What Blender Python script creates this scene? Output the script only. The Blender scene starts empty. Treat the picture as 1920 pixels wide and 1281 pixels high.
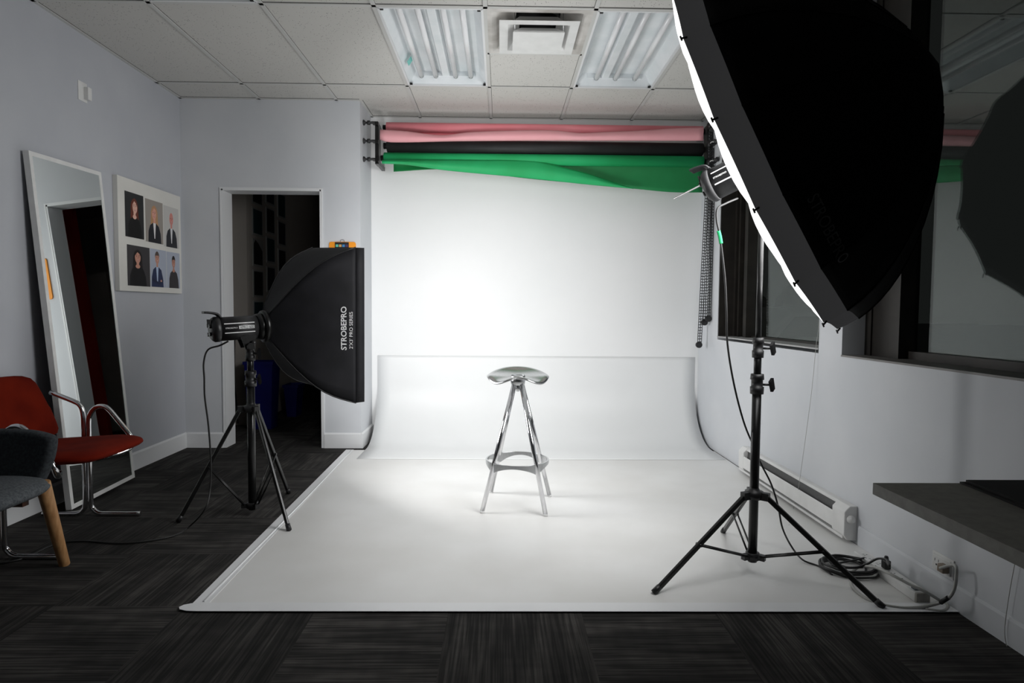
import bpy, bmesh, math, random
from mathutils import Vector as V, Matrix
random.seed(4)
C=bpy.context.scene.collection
PI=math.pi
# ---------------------------------------------------------------- camera solve (photo 1920x1281)
F=1168.3; CAM=V((0,0,1.1342)); yaw,pitch,roll=.0179,-.0502,.0073
cy,sy=math.cos(yaw),math.sin(yaw);cp,sp=math.cos(pitch),math.sin(pitch)
FW=V((sy*cp,cy*cp,sp)); _r=V((cy,-sy,0)); _u=_r.cross(FW)
RT=_r*math.cos(roll)+_u*math.sin(roll); UP=_u*math.cos(roll)-_r*math.sin(roll)
def at(px,py,x=None,y=None,z=None):
    d=FW+RT*((px-960)/F)+UP*((640.5-py)/F)
    i,v=(0,x) if x is not None else ((1,y) if y is not None else (2,z))
    return CAM+d*((v-CAM[i])/d[i])
cam=bpy.data.cameras.new('camera');co=bpy.data.objects.new('camera',cam);C.objects.link(co)
cam.sensor_width=36;cam.lens=F/1920*36;cam.clip_start=.02
m=Matrix((RT,UP,-FW)).transposed().to_4x4();m.translation=CAM;co.matrix_world=m
bpy.context.scene.camera=co
# ---------------------------------------------------------------- materials
def mat(name,col,rough=.6,metal=0,**k):
    m=bpy.data.materials.new(name);m.use_nodes=True;b=m.node_tree.nodes['Principled BSDF']
    b.inputs['Base Color'].default_value=(*col,1);b.inputs['Roughness'].default_value=rough;b.inputs['Metallic'].default_value=metal
    for a,v in k.items():
        b.inputs[a.replace('_',' ')].default_value=v
    return m
def nodes(m): return m.node_tree.nodes,m.node_tree.links,m.node_tree.nodes['Principled BSDF']
def noisy(m,scale,c1,c2,detail=4,lo=.35,hi=.65,bump=0,stretch=(1,1,1),dist=.002):
    n,l,b=nodes(m);tc=n.new('ShaderNodeNewGeometry');mp=n.new('ShaderNodeMapping');mp.inputs['Scale'].default_value=stretch
    l.new(tc.outputs['Position'],mp.inputs['Vector'])
    t=n.new('ShaderNodeTexNoise');t.inputs['Scale'].default_value=scale;t.inputs['Detail'].default_value=detail
    l.new(mp.outputs[0],t.inputs['Vector'])
    r=n.new('ShaderNodeValToRGB');r.color_ramp.elements[0].position=lo;r.color_ramp.elements[1].position=hi
    r.color_ramp.elements[0].color=(*c1,1);r.color_ramp.elements[1].color=(*c2,1)
    l.new(t.outputs['Fac'],r.inputs['Fac']);l.new(r.outputs[0],b.inputs['Base Color'])
    if bump:
        bp=n.new('ShaderNodeBump');bp.inputs['Strength'].default_value=bump;bp.inputs['Distance'].default_value=dist
        l.new(t.outputs['Fac'],bp.inputs['Height']);l.new(bp.outputs[0],b.inputs['Normal'])
    return m
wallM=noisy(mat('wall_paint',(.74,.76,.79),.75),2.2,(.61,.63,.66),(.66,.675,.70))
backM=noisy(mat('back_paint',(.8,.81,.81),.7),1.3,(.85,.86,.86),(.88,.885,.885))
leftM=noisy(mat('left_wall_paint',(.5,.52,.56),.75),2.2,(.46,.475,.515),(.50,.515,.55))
trimM=mat('trim_paint',(.78,.79,.80),.45)
tileM=mat('ceiling_tile',(.72,.71,.68),.9)
def _tile():
    n,l,b=nodes(tileM);g=n.new('ShaderNodeNewGeometry')
    v=n.new('ShaderNodeTexVoronoi');v.inputs['Scale'].default_value=85;l.new(g.outputs['Position'],v.inputs['Vector'])
    w=n.new('ShaderNodeTexNoise');w.inputs['Scale'].default_value=18;l.new(g.outputs['Position'],w.inputs['Vector'])
    a=n.new('ShaderNodeMath');a.operation='MULTIPLY';l.new(w.outputs['Fac'],a.inputs[0]);a.inputs[1].default_value=.42
    c=n.new('ShaderNodeMath');c.operation='LESS_THAN';l.new(v.outputs['Distance'],c.inputs[0]);l.new(a.outputs[0],c.inputs[1])
    # keep only some cells as pin holes
    s=n.new('ShaderNodeSeparateColor');l.new(v.outputs['Color'],s.inputs[0])
    k=n.new('ShaderNodeMath');k.operation='GREATER_THAN';l.new(s.outputs[0],k.inputs[0]);k.inputs[1].default_value=.62
    q=n.new('ShaderNodeMath');q.operation='MULTIPLY';l.new(c.outputs[0],q.inputs[0]);l.new(k.outputs[0],q.inputs[1])
    x=n.new('ShaderNodeMix');x.data_type='RGBA';x.inputs[6].default_value=(.62,.61,.58,1);x.inputs[7].default_value=(.24,.23,.22,1)
    l.new(q.outputs[0],x.inputs[0]);l.new(x.outputs[2],b.inputs['Base Color'])
_tile()
carpetM=mat('carpet',(.03,.03,.03),.95)
def _carpet():
    n,l,b=nodes(carpetM);b.inputs['Specular IOR Level'].default_value=.15
    g=n.new('ShaderNodeNewGeometry');s=n.new('ShaderNodeSeparateXYZ');l.new(g.outputs['Position'],s.inputs[0])
    def M(op,a,bb=None,c=None):
        q=n.new('ShaderNodeMath');q.operation=op
        for i,v in enumerate((a,bb,c)):
            if v is None: continue
            if isinstance(v,(int,float)): q.inputs[i].default_value=v
            else: l.new(v,q.inputs[i])
        return q.outputs[0]
    x=M('MULTIPLY',M('SUBTRACT',s.outputs[0],.309),2.);y=M('MULTIPLY',M('SUBTRACT',s.outputs[1],2.34),1.98)
    ix=M('FLOOR',x);iy=M('FLOOR',y)
    par=M('FLOORED_MODULO',M('ADD',ix,iy),2.)   # 1 -> stripes along x
    def mixf(a,bb,f):
        q=n.new('ShaderNodeMix');l.new(f,q.inputs[0]);l.new(a,q.inputs[2]);l.new(bb,q.inputs[3]);return q.outputs[0]
    perp=mixf(x,y,par);alng=mixf(y,x,par)
    rid=n.new('ShaderNodeTexWhiteNoise');rid.noise_dimensions='2D'
    cv=n.new('ShaderNodeCombineXYZ');l.new(ix,cv.inputs[0]);l.new(iy,cv.inputs[1]);l.new(cv.outputs[0],rid.inputs['Vector'])
    def noise(sp,sa,off,detail=1):
        v=n.new('ShaderNodeCombineXYZ');l.new(M('MULTIPLY',perp,sp),v.inputs[0]);l.new(M('MULTIPLY',alng,sa),v.inputs[1])
        l.new(M('MULTIPLY_ADD',rid.outputs[0],37.,off),v.inputs[2])
        t=n.new('ShaderNodeTexNoise');t.inputs['Scale'].default_value=1;t.inputs['Detail'].default_value=detail
        l.new(v.outputs[0],t.inputs['Vector']);return t.outputs['Fac']
    fine=noise(62,1.6,0,2);band=noise(7,1.2,5,1);blot=noise(4,9,11,1)
    def ramp(f,a,bb):
        q=n.new('ShaderNodeMapRange');l.new(f,q.inputs[0]);q.inputs[1].default_value=a;q.inputs[2].default_value=bb;return q.outputs[0]
    f=M('MULTIPLY_ADD',ramp(fine,.4,.62),.55,.25)
    f=M('MULTIPLY',f,M('MULTIPLY_ADD',ramp(band,.35,.65),.8,.45))
    f=M('MULTIPLY',f,M('MULTIPLY_ADD',ramp(blot,.3,.7),.4,.8))
    f=M('MULTIPLY',f,M('MULTIPLY_ADD',rid.outputs[0],.7,.6))
    r=n.new('ShaderNodeMix');r.data_type='RGBA';r.inputs[6].default_value=(.009,.009,.009,1);r.inputs[7].default_value=(.068,.064,.060,1)
    l.new(f,r.inputs[0]);l.new(r.outputs[2],b.inputs['Base Color'])
    bp=n.new('ShaderNodeBump');bp.inputs['Strength'].default_value=.5;bp.inputs['Distance'].default_value=.003
    l.new(fine,bp.inputs['Height']);l.new(bp.outputs[0],b.inputs['Normal'])
_carpet()
vinylM=noisy(mat('white_vinyl',(.8,.8,.79),.38),1.6,(.74,.735,.715),(.82,.82,.81),5)
sweepM=noisy(mat('sweep_vinyl',(.84,.85,.85),.45),1.2,(.82,.83,.83),(.85,.86,.86))
tapeM=mat('white_tape',(.84,.85,.86),.3)
blackF=noisy(mat('black_fabric',(.012,.012,.014),.7,Specular_IOR_Level=.3),9,(.010,.010,.012),(.016,.016,.019),3,bump=.25,dist=.004)
octF=noisy(mat('matte_black_fabric',(.006,.006,.006),.9,Specular_IOR_Level=.1),9,(.005,.005,.005),(.008,.008,.008),3)
blackP=noisy(mat('black_plastic',(.014,.014,.015),.42),60,(.012,.012,.013),(.018,.018,.019))
blackMt=noisy(mat('black_metal',(.012,.012,.012),.28,.3),30,(.010,.010,.010),(.015,.015,.015))
chromeM=noisy(mat('chrome',(.75,.75,.76),.1,1),20,(.70,.70,.72),(.80,.80,.81))
alumM=noisy(mat('brushed_aluminium',(.62,.63,.64),.24,1),40,(.57,.58,.59),(.66,.67,.68),stretch=(8,1,1))
whiteP=noisy(mat('white_plastic',(.75,.75,.74),.4),12,(.72,.72,.71),(.78,.78,.77))
lampW=noisy(mat('fixture_enamel',(.80,.84,.86),.35),6,(.74,.79,.81),(.84,.87,.89))
tubeM=mat('tube_glass',(.86,.87,.88),.2)
pinkM=noisy(mat('pink_paper',(.9,.3,.34),.6),3,(.88,.25,.29),(.93,.31,.35))
pinkLit=noisy(mat('pink_paper_lit',(.95,.42,.47),.6),3,(.92,.42,.46),(.96,.47,.51))  # same pink paper, lightened to paint in the light on the flap
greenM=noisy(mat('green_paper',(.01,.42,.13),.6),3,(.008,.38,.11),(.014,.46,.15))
greenShade=noisy(mat('green_paper_shaded',(.01,.25,.08),.6),3,(.01,.22,.06),(.014,.27,.08))  # same green paper, with the shade of the curled back sheet in its colour
blackPa=noisy(mat('black_paper',(.012,.013,.013),.6),5,(.010,.011,.011),(.016,.017,.017))
redM=noisy(mat('red_velvet',(.42,.02,.008),.95,Specular_IOR_Level=.12),7,(.095,.005,.001),(.14,.009,.002),bump=.2)
darkFelt=noisy(mat('dark_felt',(.03,.036,.04),.95),90,(.018,.022,.026),(.042,.050,.056))
greyFelt=noisy(mat('grey_felt',(.08,.09,.1),.95),120,(.05,.058,.065),(.11,.12,.13))
woodM=noisy(mat('beech_wood',(.42,.22,.09),.45),14,(.36,.18,.07),(.52,.29,.13),stretch=(6,6,1))
counterM=noisy(mat('grey_laminate',(.2,.19,.17),.5),40,(.27,.26,.235),(.33,.32,.29))
darkFrame=noisy(mat('bronze_frame',(.02,.018,.015),.45,.3),8,(.016,.014,.012),(.028,.024,.02))
sillM=noisy(mat('sill_metal',(.2,.2,.19),.5),8,(.17,.165,.155),(.22,.21,.20))
mirrorM=mat('mirror_silver',(.86,.9,.88),.01,1)
orangeM=noisy(mat('orange_board',(.95,.33,.01),.5),5,(.93,.31,.01),(.97,.36,.015))
blueM=noisy(mat('blue_plastic',(.01,.015,.5),.5),5,(.003,.004,.10),(.005,.007,.13))
beigeM=noisy(mat('beige_wall',(.45,.42,.38),.8),2,(.42,.39,.35),(.48,.44,.40))
redW=noisy(mat('red_wall',(.55,.02,.015),.7),2,(.5,.018,.012),(.58,.025,.02))
ductM=mat('dark_duct',(.03,.03,.03),.8)
slotM=mat('slot_black',(.01,.01,.01),.7)
cableW=mat('grey_cable',(.42,.42,.40),.5)
cableB=mat('black_cable',(.012,.012,.012),.45)
textW=mat('print_white',(.8,.8,.8),.5)
textD=mat('print_dark_grey',(.045,.045,.045),.6)
labelM=mat('label_silver',(.65,.66,.66),.4)
tealM=mat('teal_sticker',(.2,.6,.55),.5)
asph=noisy(mat('asphalt',(.1,.1,.1),.9),3,(.08,.085,.085),(.12,.125,.125))
carM=mat('car_paint',(.35,.34,.31),.35); carM2=mat('car_paint_dark',(.12,.14,.15),.35); hedgeM=noisy(mat('hedge',(.06,.07,.05),.9),3,(.04,.05,.04),(.09,.10,.07))
dirtyM=noisy(mat('stained_enamel',(.6,.58,.54),.6),5,(.42,.40,.37),(.72,.70,.67),5)
glassM=bpy.data.materials.new('window_glass');glassM.use_nodes=True
def _glass():
    n=glassM.node_tree.nodes;l=glassM.node_tree.links;n.clear()
    o=n.new('ShaderNodeOutputMaterial');mx=n.new('ShaderNodeMixShader')
    t=n.new('ShaderNodeBsdfTransparent');t.inputs[0].default_value=(.80,.84,.83,1);g=n.new('ShaderNodeBsdfGlossy');g.inputs['Roughness'].default_value=.0
    g.inputs[0].default_value=(.95,1,.98,1)
    ge=n.new('ShaderNodeNewGeometry');dt=n.new('ShaderNodeVectorMath');dt.operation='DOT_PRODUCT';l.new(ge.outputs['Incoming'],dt.inputs[0]);l.new(ge.outputs['Normal'],dt.inputs[1])
    def M(op,a,b=0):
        q=n.new('ShaderNodeMath');q.operation=op
        for i,v in enumerate((a,b)):
            if isinstance(v,(int,float)):q.inputs[i].default_value=v
            else:l.new(v,q.inputs[i])
        return q.outputs[0]
    # Schlick reflectance of one glass face, the same from both sides
    f=M('ADD',M('MULTIPLY',M('POWER',M('SUBTRACT',1.,M('ABSOLUTE',dt.outputs['Value'])),5.),.96),.04)
    l.new(f,mx.inputs[0]);l.new(t.outputs[0],mx.inputs[1]);l.new(g.outputs[0],mx.inputs[2]);l.new(mx.outputs[0],o.inputs[0])
_glass()
def emis(name,col,s):
    m=bpy.data.materials.new(name);m.use_nodes=True;n=m.node_tree.nodes;l=m.node_tree.links;n.clear()
    o=n.new('ShaderNodeOutputMaterial');e=n.new('ShaderNodeEmission');e.inputs[0].default_value=(*col,1);e.inputs[1].default_value=s
    l.new(e.outputs[0],o.inputs[0]);return m
OCT=emis('octabox_diffuser',(1,1,1),1.5)
SBX=emis('softbox_diffuser',(1,1,1),3)
RING=emis('flash_ring',(1,.95,.88),1.6)
skirtM=bpy.data.materials.new('translucent_skirt');skirtM.use_nodes=True
def _sk():
    n=skirtM.node_tree.nodes;l=skirtM.node_tree.links;n.clear()
    o=n.new('ShaderNodeOutputMaterial');mx=n.new('ShaderNodeMixShader');mx.inputs[0].default_value=.03
    d=n.new('ShaderNodeBsdfDiffuse');d.inputs[0].default_value=(.035,.035,.038,1);t=n.new('ShaderNodeBsdfTranslucent');t.inputs[0].default_value=(.8,.8,.82,1)
    l.new(d.outputs[0],mx.inputs[1]);l.new(t.outputs[0],mx.inputs[2]);l.new(mx.outputs[0],o.inputs[0])
_sk()
# ---------------------------------------------------------------- mesh builder
def tag(o,label=None,cat=None,group=None,kind=None):
    if label:o['label']=label
    if cat:o['category']=cat
    if group:o['group']=group
    if kind:o['kind']=kind
    return o
def empty(name,loc,label,cat,group=None):
    o=bpy.data.objects.new(name,None);C.objects.link(o);o.location=loc;o.empty_display_size=.05
    return tag(o,label,cat,group)
def frame(ax,up=V((0,0,1))):
    z=V(ax).normalized();x=V(up).cross(z)
    if x.length<1e-4:x=V((1,0,0)).cross(z)
    x.normalize();return x,z.cross(x),z
class MB:
    def __init__(s):s.v=[];s.f=[];s.mi=[];s.sm=[]
    def add(s,vs,fs,mi=0,sm=False):
        o=len(s.v);s.v+=[V(a) for a in vs];s.f+=[[i+o for i in f] for f in fs];s.mi+=[mi]*len(fs);s.sm+=[sm]*len(fs);return s
    def box(s,c,d,R=None,mi=0):
        c=V(c);R=R or Matrix.Identity(3);vs=[c+R@V((x*d[0]/2,y*d[1]/2,z*d[2]/2)) for x in(-1,1) for y in(-1,1) for z in(-1,1)]
        return s.add(vs,[(0,1,3,2),(4,6,7,5),(0,4,5,1),(2,3,7,6),(0,2,6,4),(1,5,7,3)],mi)
    def bb(s,a,b,mi=0):
        a=V(a);b=V(b);return s.box((a+b)/2,[abs(q) for q in (b-a)],mi=mi)
    def cyl(s,a,b,r,r2=None,n=20,mi=0,cap=True):
        a=V(a);b=V(b);r2=r if r2 is None else r2;x,y,z=frame(b-a)
        vs=[p+(x*math.cos(t)+y*math.sin(t))*q for p,q in((a,r),(b,r2)) for t in [2*PI*i/n for i in range(n)]]
        s.add(vs,[(i,(i+1)%n,n+(i+1)%n,n+i) for i in range(n)],mi,True)
        if cap:
            s.add(vs[:n],[tuple(range(n))[::-1]],mi);s.add(vs[n:],[tuple(range(n))],mi)
        return s
    def lathe(s,o,ax,prof,n=28,mi=0,sm=True):
        x,y,z=frame(ax);o=V(o);k=len(prof)
        vs=[o+z*h+(x*math.cos(2*PI*i/n)+y*math.sin(2*PI*i/n))*max(r,1e-4) for h,r in prof for i in range(n)]
        return s.add(vs,[(j*n+i,j*n+(i+1)%n,(j+1)*n+(i+1)%n,(j+1)*n+i) for j in range(k-1) for i in range(n)],mi,sm)
    def tube(s,pts,r,n=10,res=6,mi=0,smooth=True,flat=None):
        P=[V(p) for p in pts]
        if smooth and len(P)>2:
            Q=[];E=[P[0]*2-P[1]]+P+[P[-1]*2-P[-2]]
            for i in range(1,len(E)-2):
                a,b,c,d=E[i-1:i+3]
                for k in range(res):
                    t=k/res;Q.append(.5*((2*b)+(c-a)*t+(2*a-5*b+4*c-d)*t*t+(3*b-a-3*c+d)*t**3))
            Q.append(P[-1]);P=Q
        T=[(P[min(i+1,len(P)-1)]-P[max(i-1,0)]).normalized() for i in range(len(P))]
        x,y,_=frame(T[0]);vs=[]
        for i,p in enumerate(P):
            if i:
                q=T[i-1].rotation_difference(T[i]);x=q@x;y=q@y
            vs+=[p+(x*math.cos(2*PI*j/n)+y*math.sin(2*PI*j/n))*r for j in range(n)]
        k=len(P);s.add(vs,[(a*n+j,a*n+(j+1)%n,(a+1)*n+(j+1)%n,(a+1)*n+j) for a in range(k-1) for j in range(n)],mi,True)
        s.add(vs[:n],[tuple(range(n))[::-1]],mi);s.add(vs[-n:],[tuple(range(n))],mi);return s
    def prism(s,poly,o,ex,ey,ez,d,mi=0):
        o,ex,ey,ez=V(o),V(ex),V(ey),V(ez);n=len(poly)
        vs=[o+ex*a+ey*b for a,b in poly]+[o+ex*a+ey*b+ez*d for a,b in poly]
        s.add(vs,[tuple(range(n))[::-1],tuple(range(n,2*n))]+[(i,(i+1)%n,n+(i+1)%n,n+i) for i in range(n)],mi);return s
    def grid(s,fn,nu,nv,mi=0,sm=True,closed=False):
        vs=[V(fn(i/nu,j/nv)) for i in range(nu+1) for j in range(nv+1)]
        return s.add(vs,[(i*(nv+1)+j,(i+1)*(nv+1)+j,(i+1)*(nv+1)+j+1,i*(nv+1)+j+1) for i in range(nu) for j in range(nv)],mi,sm)
    def build(s,name,mats,parent=None,bevel=0,seg=2,solid=0,subd=0,kind=None,label=None,off=None,fixn=True):
        if not isinstance(mats,(list,tuple)):mats=[mats]
        me=bpy.data.meshes.new(name);o0=off if off is not None else (parent.matrix_basis.translation if parent else V((0,0,0)))
        if parent and parent.parent and off is None:o0=o0+parent.parent.location
        me.from_pydata([v-o0 for v in s.v],[],s.f)
        for m in mats:me.materials.append(m)
        for p,a,b in zip(me.polygons,s.mi,s.sm):p.material_index=a;p.use_smooth=b
        bm=bmesh.new();bm.from_mesh(me)
        bmesh.ops.remove_doubles(bm,verts=bm.verts,dist=1e-5)
        if fixn:bmesh.ops.recalc_face_normals(bm,faces=bm.faces)
        bm.to_mesh(me);bm.free()
        o=bpy.data.objects.new(name,me);C.objects.link(o)
        if parent:o.parent=parent
        elif off is not None:o.location=off
        if solid:
            q=o.modifiers.new('s','SOLIDIFY');q.thickness=solid;q.offset=0
        if subd:
            q=o.modifiers.new('d','SUBSURF');q.levels=subd;q.render_levels=subd
        if bevel:
            q=o.modifiers.new('b','BEVEL');q.width=bevel;q.segments=seg;q.limit_method='ANGLE';q.angle_limit=.6
        if kind:o['kind']=kind
        if label:o['label']=label
        return o
def text(name,s,o,ex,ey,h,m,parent,w=None,bold=False,depth=.0006,align='CENTER'):
    cu=bpy.data.curves.new(name,'FONT');cu.body=s;cu.size=1;cu.extrude=0;cu.align_x=align;cu.align_y='CENTER';cu.resolution_u=4
    if bold:cu.offset=.022
    t=bpy.data.objects.new('tmp',cu);C.objects.link(t);dg=bpy.context.evaluated_depsgraph_get();dg.update()
    me=bpy.data.meshes.new_from_object(t.evaluated_get(dg));bpy.data.objects.remove(t)
    xs=[v.co.x for v in me.vertices];ys=[v.co.y for v in me.vertices];sx=max(xs)-min(xs);syy=max(ys)-min(ys)
    ky=h/syy;kx=(w/sx) if w else ky;mx=(max(xs)+min(xs))/2;my=(max(ys)+min(ys))/2
    ex=V(ex).normalized();ey=V(ey).normalized();ez=ex.cross(ey);off=parent.location if parent else V((0,0,0))
    if parent and parent.parent:off=off+parent.parent.location
    for v in me.vertices:
        v.co=V(o)+ex*((v.co.x-mx)*kx)+ey*((v.co.y-my)*ky)-off
    me.materials.clear();me.materials.append(m)
    ob=bpy.data.objects.new(name,me);C.objects.link(ob);ob.parent=parent
    return ob
def copy_tree(o,parent=None):
    c=o.copy();C.objects.link(c);c.parent=parent
    for ch in list(o.children):copy_tree(ch,c)
    return c
# ================================================================ SETTING
H=2.789;XL=-2.555;XR=1.749;YB=5.487;YD=5.065;XC=-1.133;G=.6096;g0=-.7069;r0=4.7228
DX0,DX1,DZ,DT=-2.237,-1.445,2.085,.16
YF=-2.6
MB().bb((-4.2,YF,-.1),(XR+.2,10,0)).build('floor',carpetM,kind='structure')
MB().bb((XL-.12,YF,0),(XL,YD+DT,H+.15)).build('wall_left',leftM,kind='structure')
b=MB()
b.bb((XL,YD,0),(DX0,YD+DT,H+.15));b.bb((DX1,YD,0),(XC,YD+DT,H+.15));b.bb((DX0,YD,DZ),(DX1,YD+DT,H+.15))
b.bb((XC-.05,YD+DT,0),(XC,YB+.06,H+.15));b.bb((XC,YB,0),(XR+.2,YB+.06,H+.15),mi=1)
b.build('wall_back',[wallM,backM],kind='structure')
W1=(3.393,5.0,.93,2.62);W2=(.6,3.16,.91,2.72)
b=MB();T=.22
b.bb((XR,YF,0),(XR+T,YB,.91));b.bb((XR,W2[1],.91),(XR+T,W1[0],H+.15));b.bb((XR,W1[1],.91),(XR+T,YB,H+.15));b.bb((XR,YF,.91),(XR+T,W2[0],H+.15))
b.bb((XR,W1[0],W1[3]),(XR+T,W1[1],H+.15));b.bb((XR,W2[0],W2[3]),(XR+T,W2[1],H+.15))
b.build('wall_right',wallM,kind='structure')
MB().bb((XL-.12,YF-.12,0),(XR+.2,YF,H+.15)).build('wall_front',wallM,kind='structure')
# adjoining room
b=MB();b.bb((-2.75,6.05,0),(-2.44,6.15,2.9));b.bb((-2.6,6.15,0),(-2.44,7.25,2.9));b.build('wall_hall_left',beigeM,kind='structure')
b=MB();b.bb((-4.2,9.4,0),(1.6,9.5,2.95));b.bb((-4.2,5.2,0),(-4.1,9.4,2.95));b.bb((1.5,5.62,0),(1.6,9.4,2.95));b.build('wall_far',beigeM,kind='structure')
MB().bb((-4.1,YD+.02,0),(XL-.12,YD+DT,2.95)).build('wall_hall_near',beigeM,kind='structure')
MB().bb((-4.2,YD+DT,2.9),(1.6,9.5,3.0)).build('ceiling_hall',beigeM,kind='structure')
# door lining
b=MB();t=.012
b.bb((DX0,YD-.006,0),(DX0+t,YD+DT+.006,DZ));b.bb((DX1-t,YD-.006,0),(DX1,YD+DT+.006,DZ));b.bb((DX0,YD-.006,DZ-t),(DX1,YD+DT+.006,DZ))
b.bb((DX0-.012,YD-.008,0),(DX0,YD,DZ+.012));b.bb((DX1,YD-.008,0),(DX1+.012,YD,DZ+.012));b.bb((DX0,YD-.008,DZ),(DX1,YD,DZ+.012))
b.build('door_1',trimM,kind='structure')
def base(name,segs,h=.125,m=None,t=.013):
    b=MB()
    for a,c,nx,ny in segs:
        a=V((*a,0));c=V((*c,0));n=V((nx,ny,0))
        prof=[(0,0),(t,0),(t,h-.012),(t*.4,h),(0,h)]
        vs=[a+n*p+V((0,0,q)) for p,q in prof]+[c+n*p+V((0,0,q)) for p,q in prof];k=len(prof)
        b.add(vs,[tuple(range(k)),tuple(range(k,2*k))[::-1]]+[(i,(i+1)%k,k+(i+1)%k,k+i) for i in range(k)])
    return b.build(name,m or trimM,kind='structure')
base('baseboard_left',[((XL,YF),(XL,YD),1,0)])
base('baseboard_back',[((XL+.013,YD),(DX0-.012,YD),0,-1),((DX1+.012,YD),(XC,YD),0,-1),((XC,YD-.013),(XC,YB),1,0)])
base('baseboard_right',[((XR,2.95),(XR,YF),-1,0)],.1,m=wallM,t=.007)
# ceiling: grid of tiles with holes for fixtures
cols=[XL]+[g0+G*k for k in range(-3,5) if XL<g0+G*k<XR]+[XR]
rows=[YB,r0]+[r0-2*G*k for k in range(1,7)]+[YF];rows=[r for r in rows if r>=YF]
def g(k):return g0+G*k
holes=[(g(0),r0-2*G,g(1),r0),(g(2),r0-2*G,g(3),r0),(g(-2),r0-4*G,g(-1),r0-2*G),(g(1),r0-2*G,g(2),r0-G)]
b=MB()
xs=sorted(set([XL-.05,XR+.05]+[g(k) for k in range(-3,5) if XL<g(k)<XR]));ys=sorted(set([YF-.05,YB+.05]+[r0-G*k for k in range(0,13) if r0-G*k>YF]))
for i in range(len(xs)-1):
    for j in range(len(ys)-1):
        mx,my=(xs[i]+xs[i+1])/2,(ys[j]+ys[j+1])/2
        if any(a<mx<c and e<my<f for a,e,c,f in holes):continue
        b.bb((xs[i],ys[j],H+.006),(xs[i+1],ys[j+1],H+.02))
b.build('ceiling',tileM,kind='structure')
MB().bb((XL-.1,YF-.1,H+.25),(XR+.2,YB+.1,H+.3)).build('ceiling_deck',ductM,kind='structure')
b=MB();w=.012
def tee(x0,y0,x1,y1):
    b.bb((x0,y0,H-.001),(x1,y1,H+.0055));
    if x1-x0<y1-y0: b.bb((x0-.0012,y0,H+.0035),(x0,y1,H+.007),1);b.bb((x1,y0,H+.0035),(x1+.0012,y1,H+.007),1)  # black slivers along each tee paint in its thin shadow lines
    else: b.bb((x0,y0-.0015,H+.0035),(x1,y0,H+.007),1);b.bb((x0,y1,H+.0035),(x1,y1+.0015,H+.007),1)
for k in range(-3,5):
    if XL+.05<g(k)<XR-.05:tee(g(k)-w,YF,g(k)+w,YB)
for k in range(0,6):
    tee(XL,r0-2*G*k-w,XR,r0-2*G*k+w)
tee(g(1),r0-G-w,g(2),r0-G+w)
tee(XL,YF,XL+.022,YB);tee(XR-.022,YF,XR,YB);tee(XC,YB-.022,XR,YB);tee(XL,YD-.022,XC,YD);tee(XC,YD,XC+.022,YB)
b.build('trim_1',[mat('grid_enamel',(.60,.60,.58),.5),slotM],kind='structure')
# windows
def window(name,W,posts,farM,rail=.045,sm=None):
    y0,y1,z0,z1=W;xg=XR+.137
    root=bpy.data.objects.new(name,None);C.objects.link(root);root.location=(XR,(y0+y1)/2,z0);root['kind']='structure'
    b=MB();b.bb((xg+.03,y0,z0),(xg+.078,y1,z0+rail));b.bb((xg+.03,y0,z1-.05),(xg+.078,y1,z1));b.bb((xg-.02,y0,z0),(xg+.078,y0+.05,z1));b.bb((xg-.02,y1-.05,z0),(xg+.078,y1,z1))
    for a,c in posts:b.bb((xg-.012,a,z0),(xg+.078,c,z1))
    if farM:b.bb((XR+.004,y1-.012,z0+.008),(xg,y1-.001,z1))
    b.build('window_frame',darkFrame,root)
    MB().bb((XR-.004,y0,z0-.001),(xg+.03,y1,z0+.008)).build('window_sill',sm or sillM,root)
    MB().bb((xg+.060,y0+.02,z0+.02),(xg+.066,y1-.02,z1-.02)).build('window_glass',glassM,root,label='dark reflective window pane')
    return root
window('window_1',W1,[(4.74,4.80),(4.89,4.92)],True,.022,noisy(mat('light_sill',(.4,.4,.4),.6),6,(.36,.36,.36),(.44,.44,.44)))
window('window_2',W2,[(2.90,3.16)],False)
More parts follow.
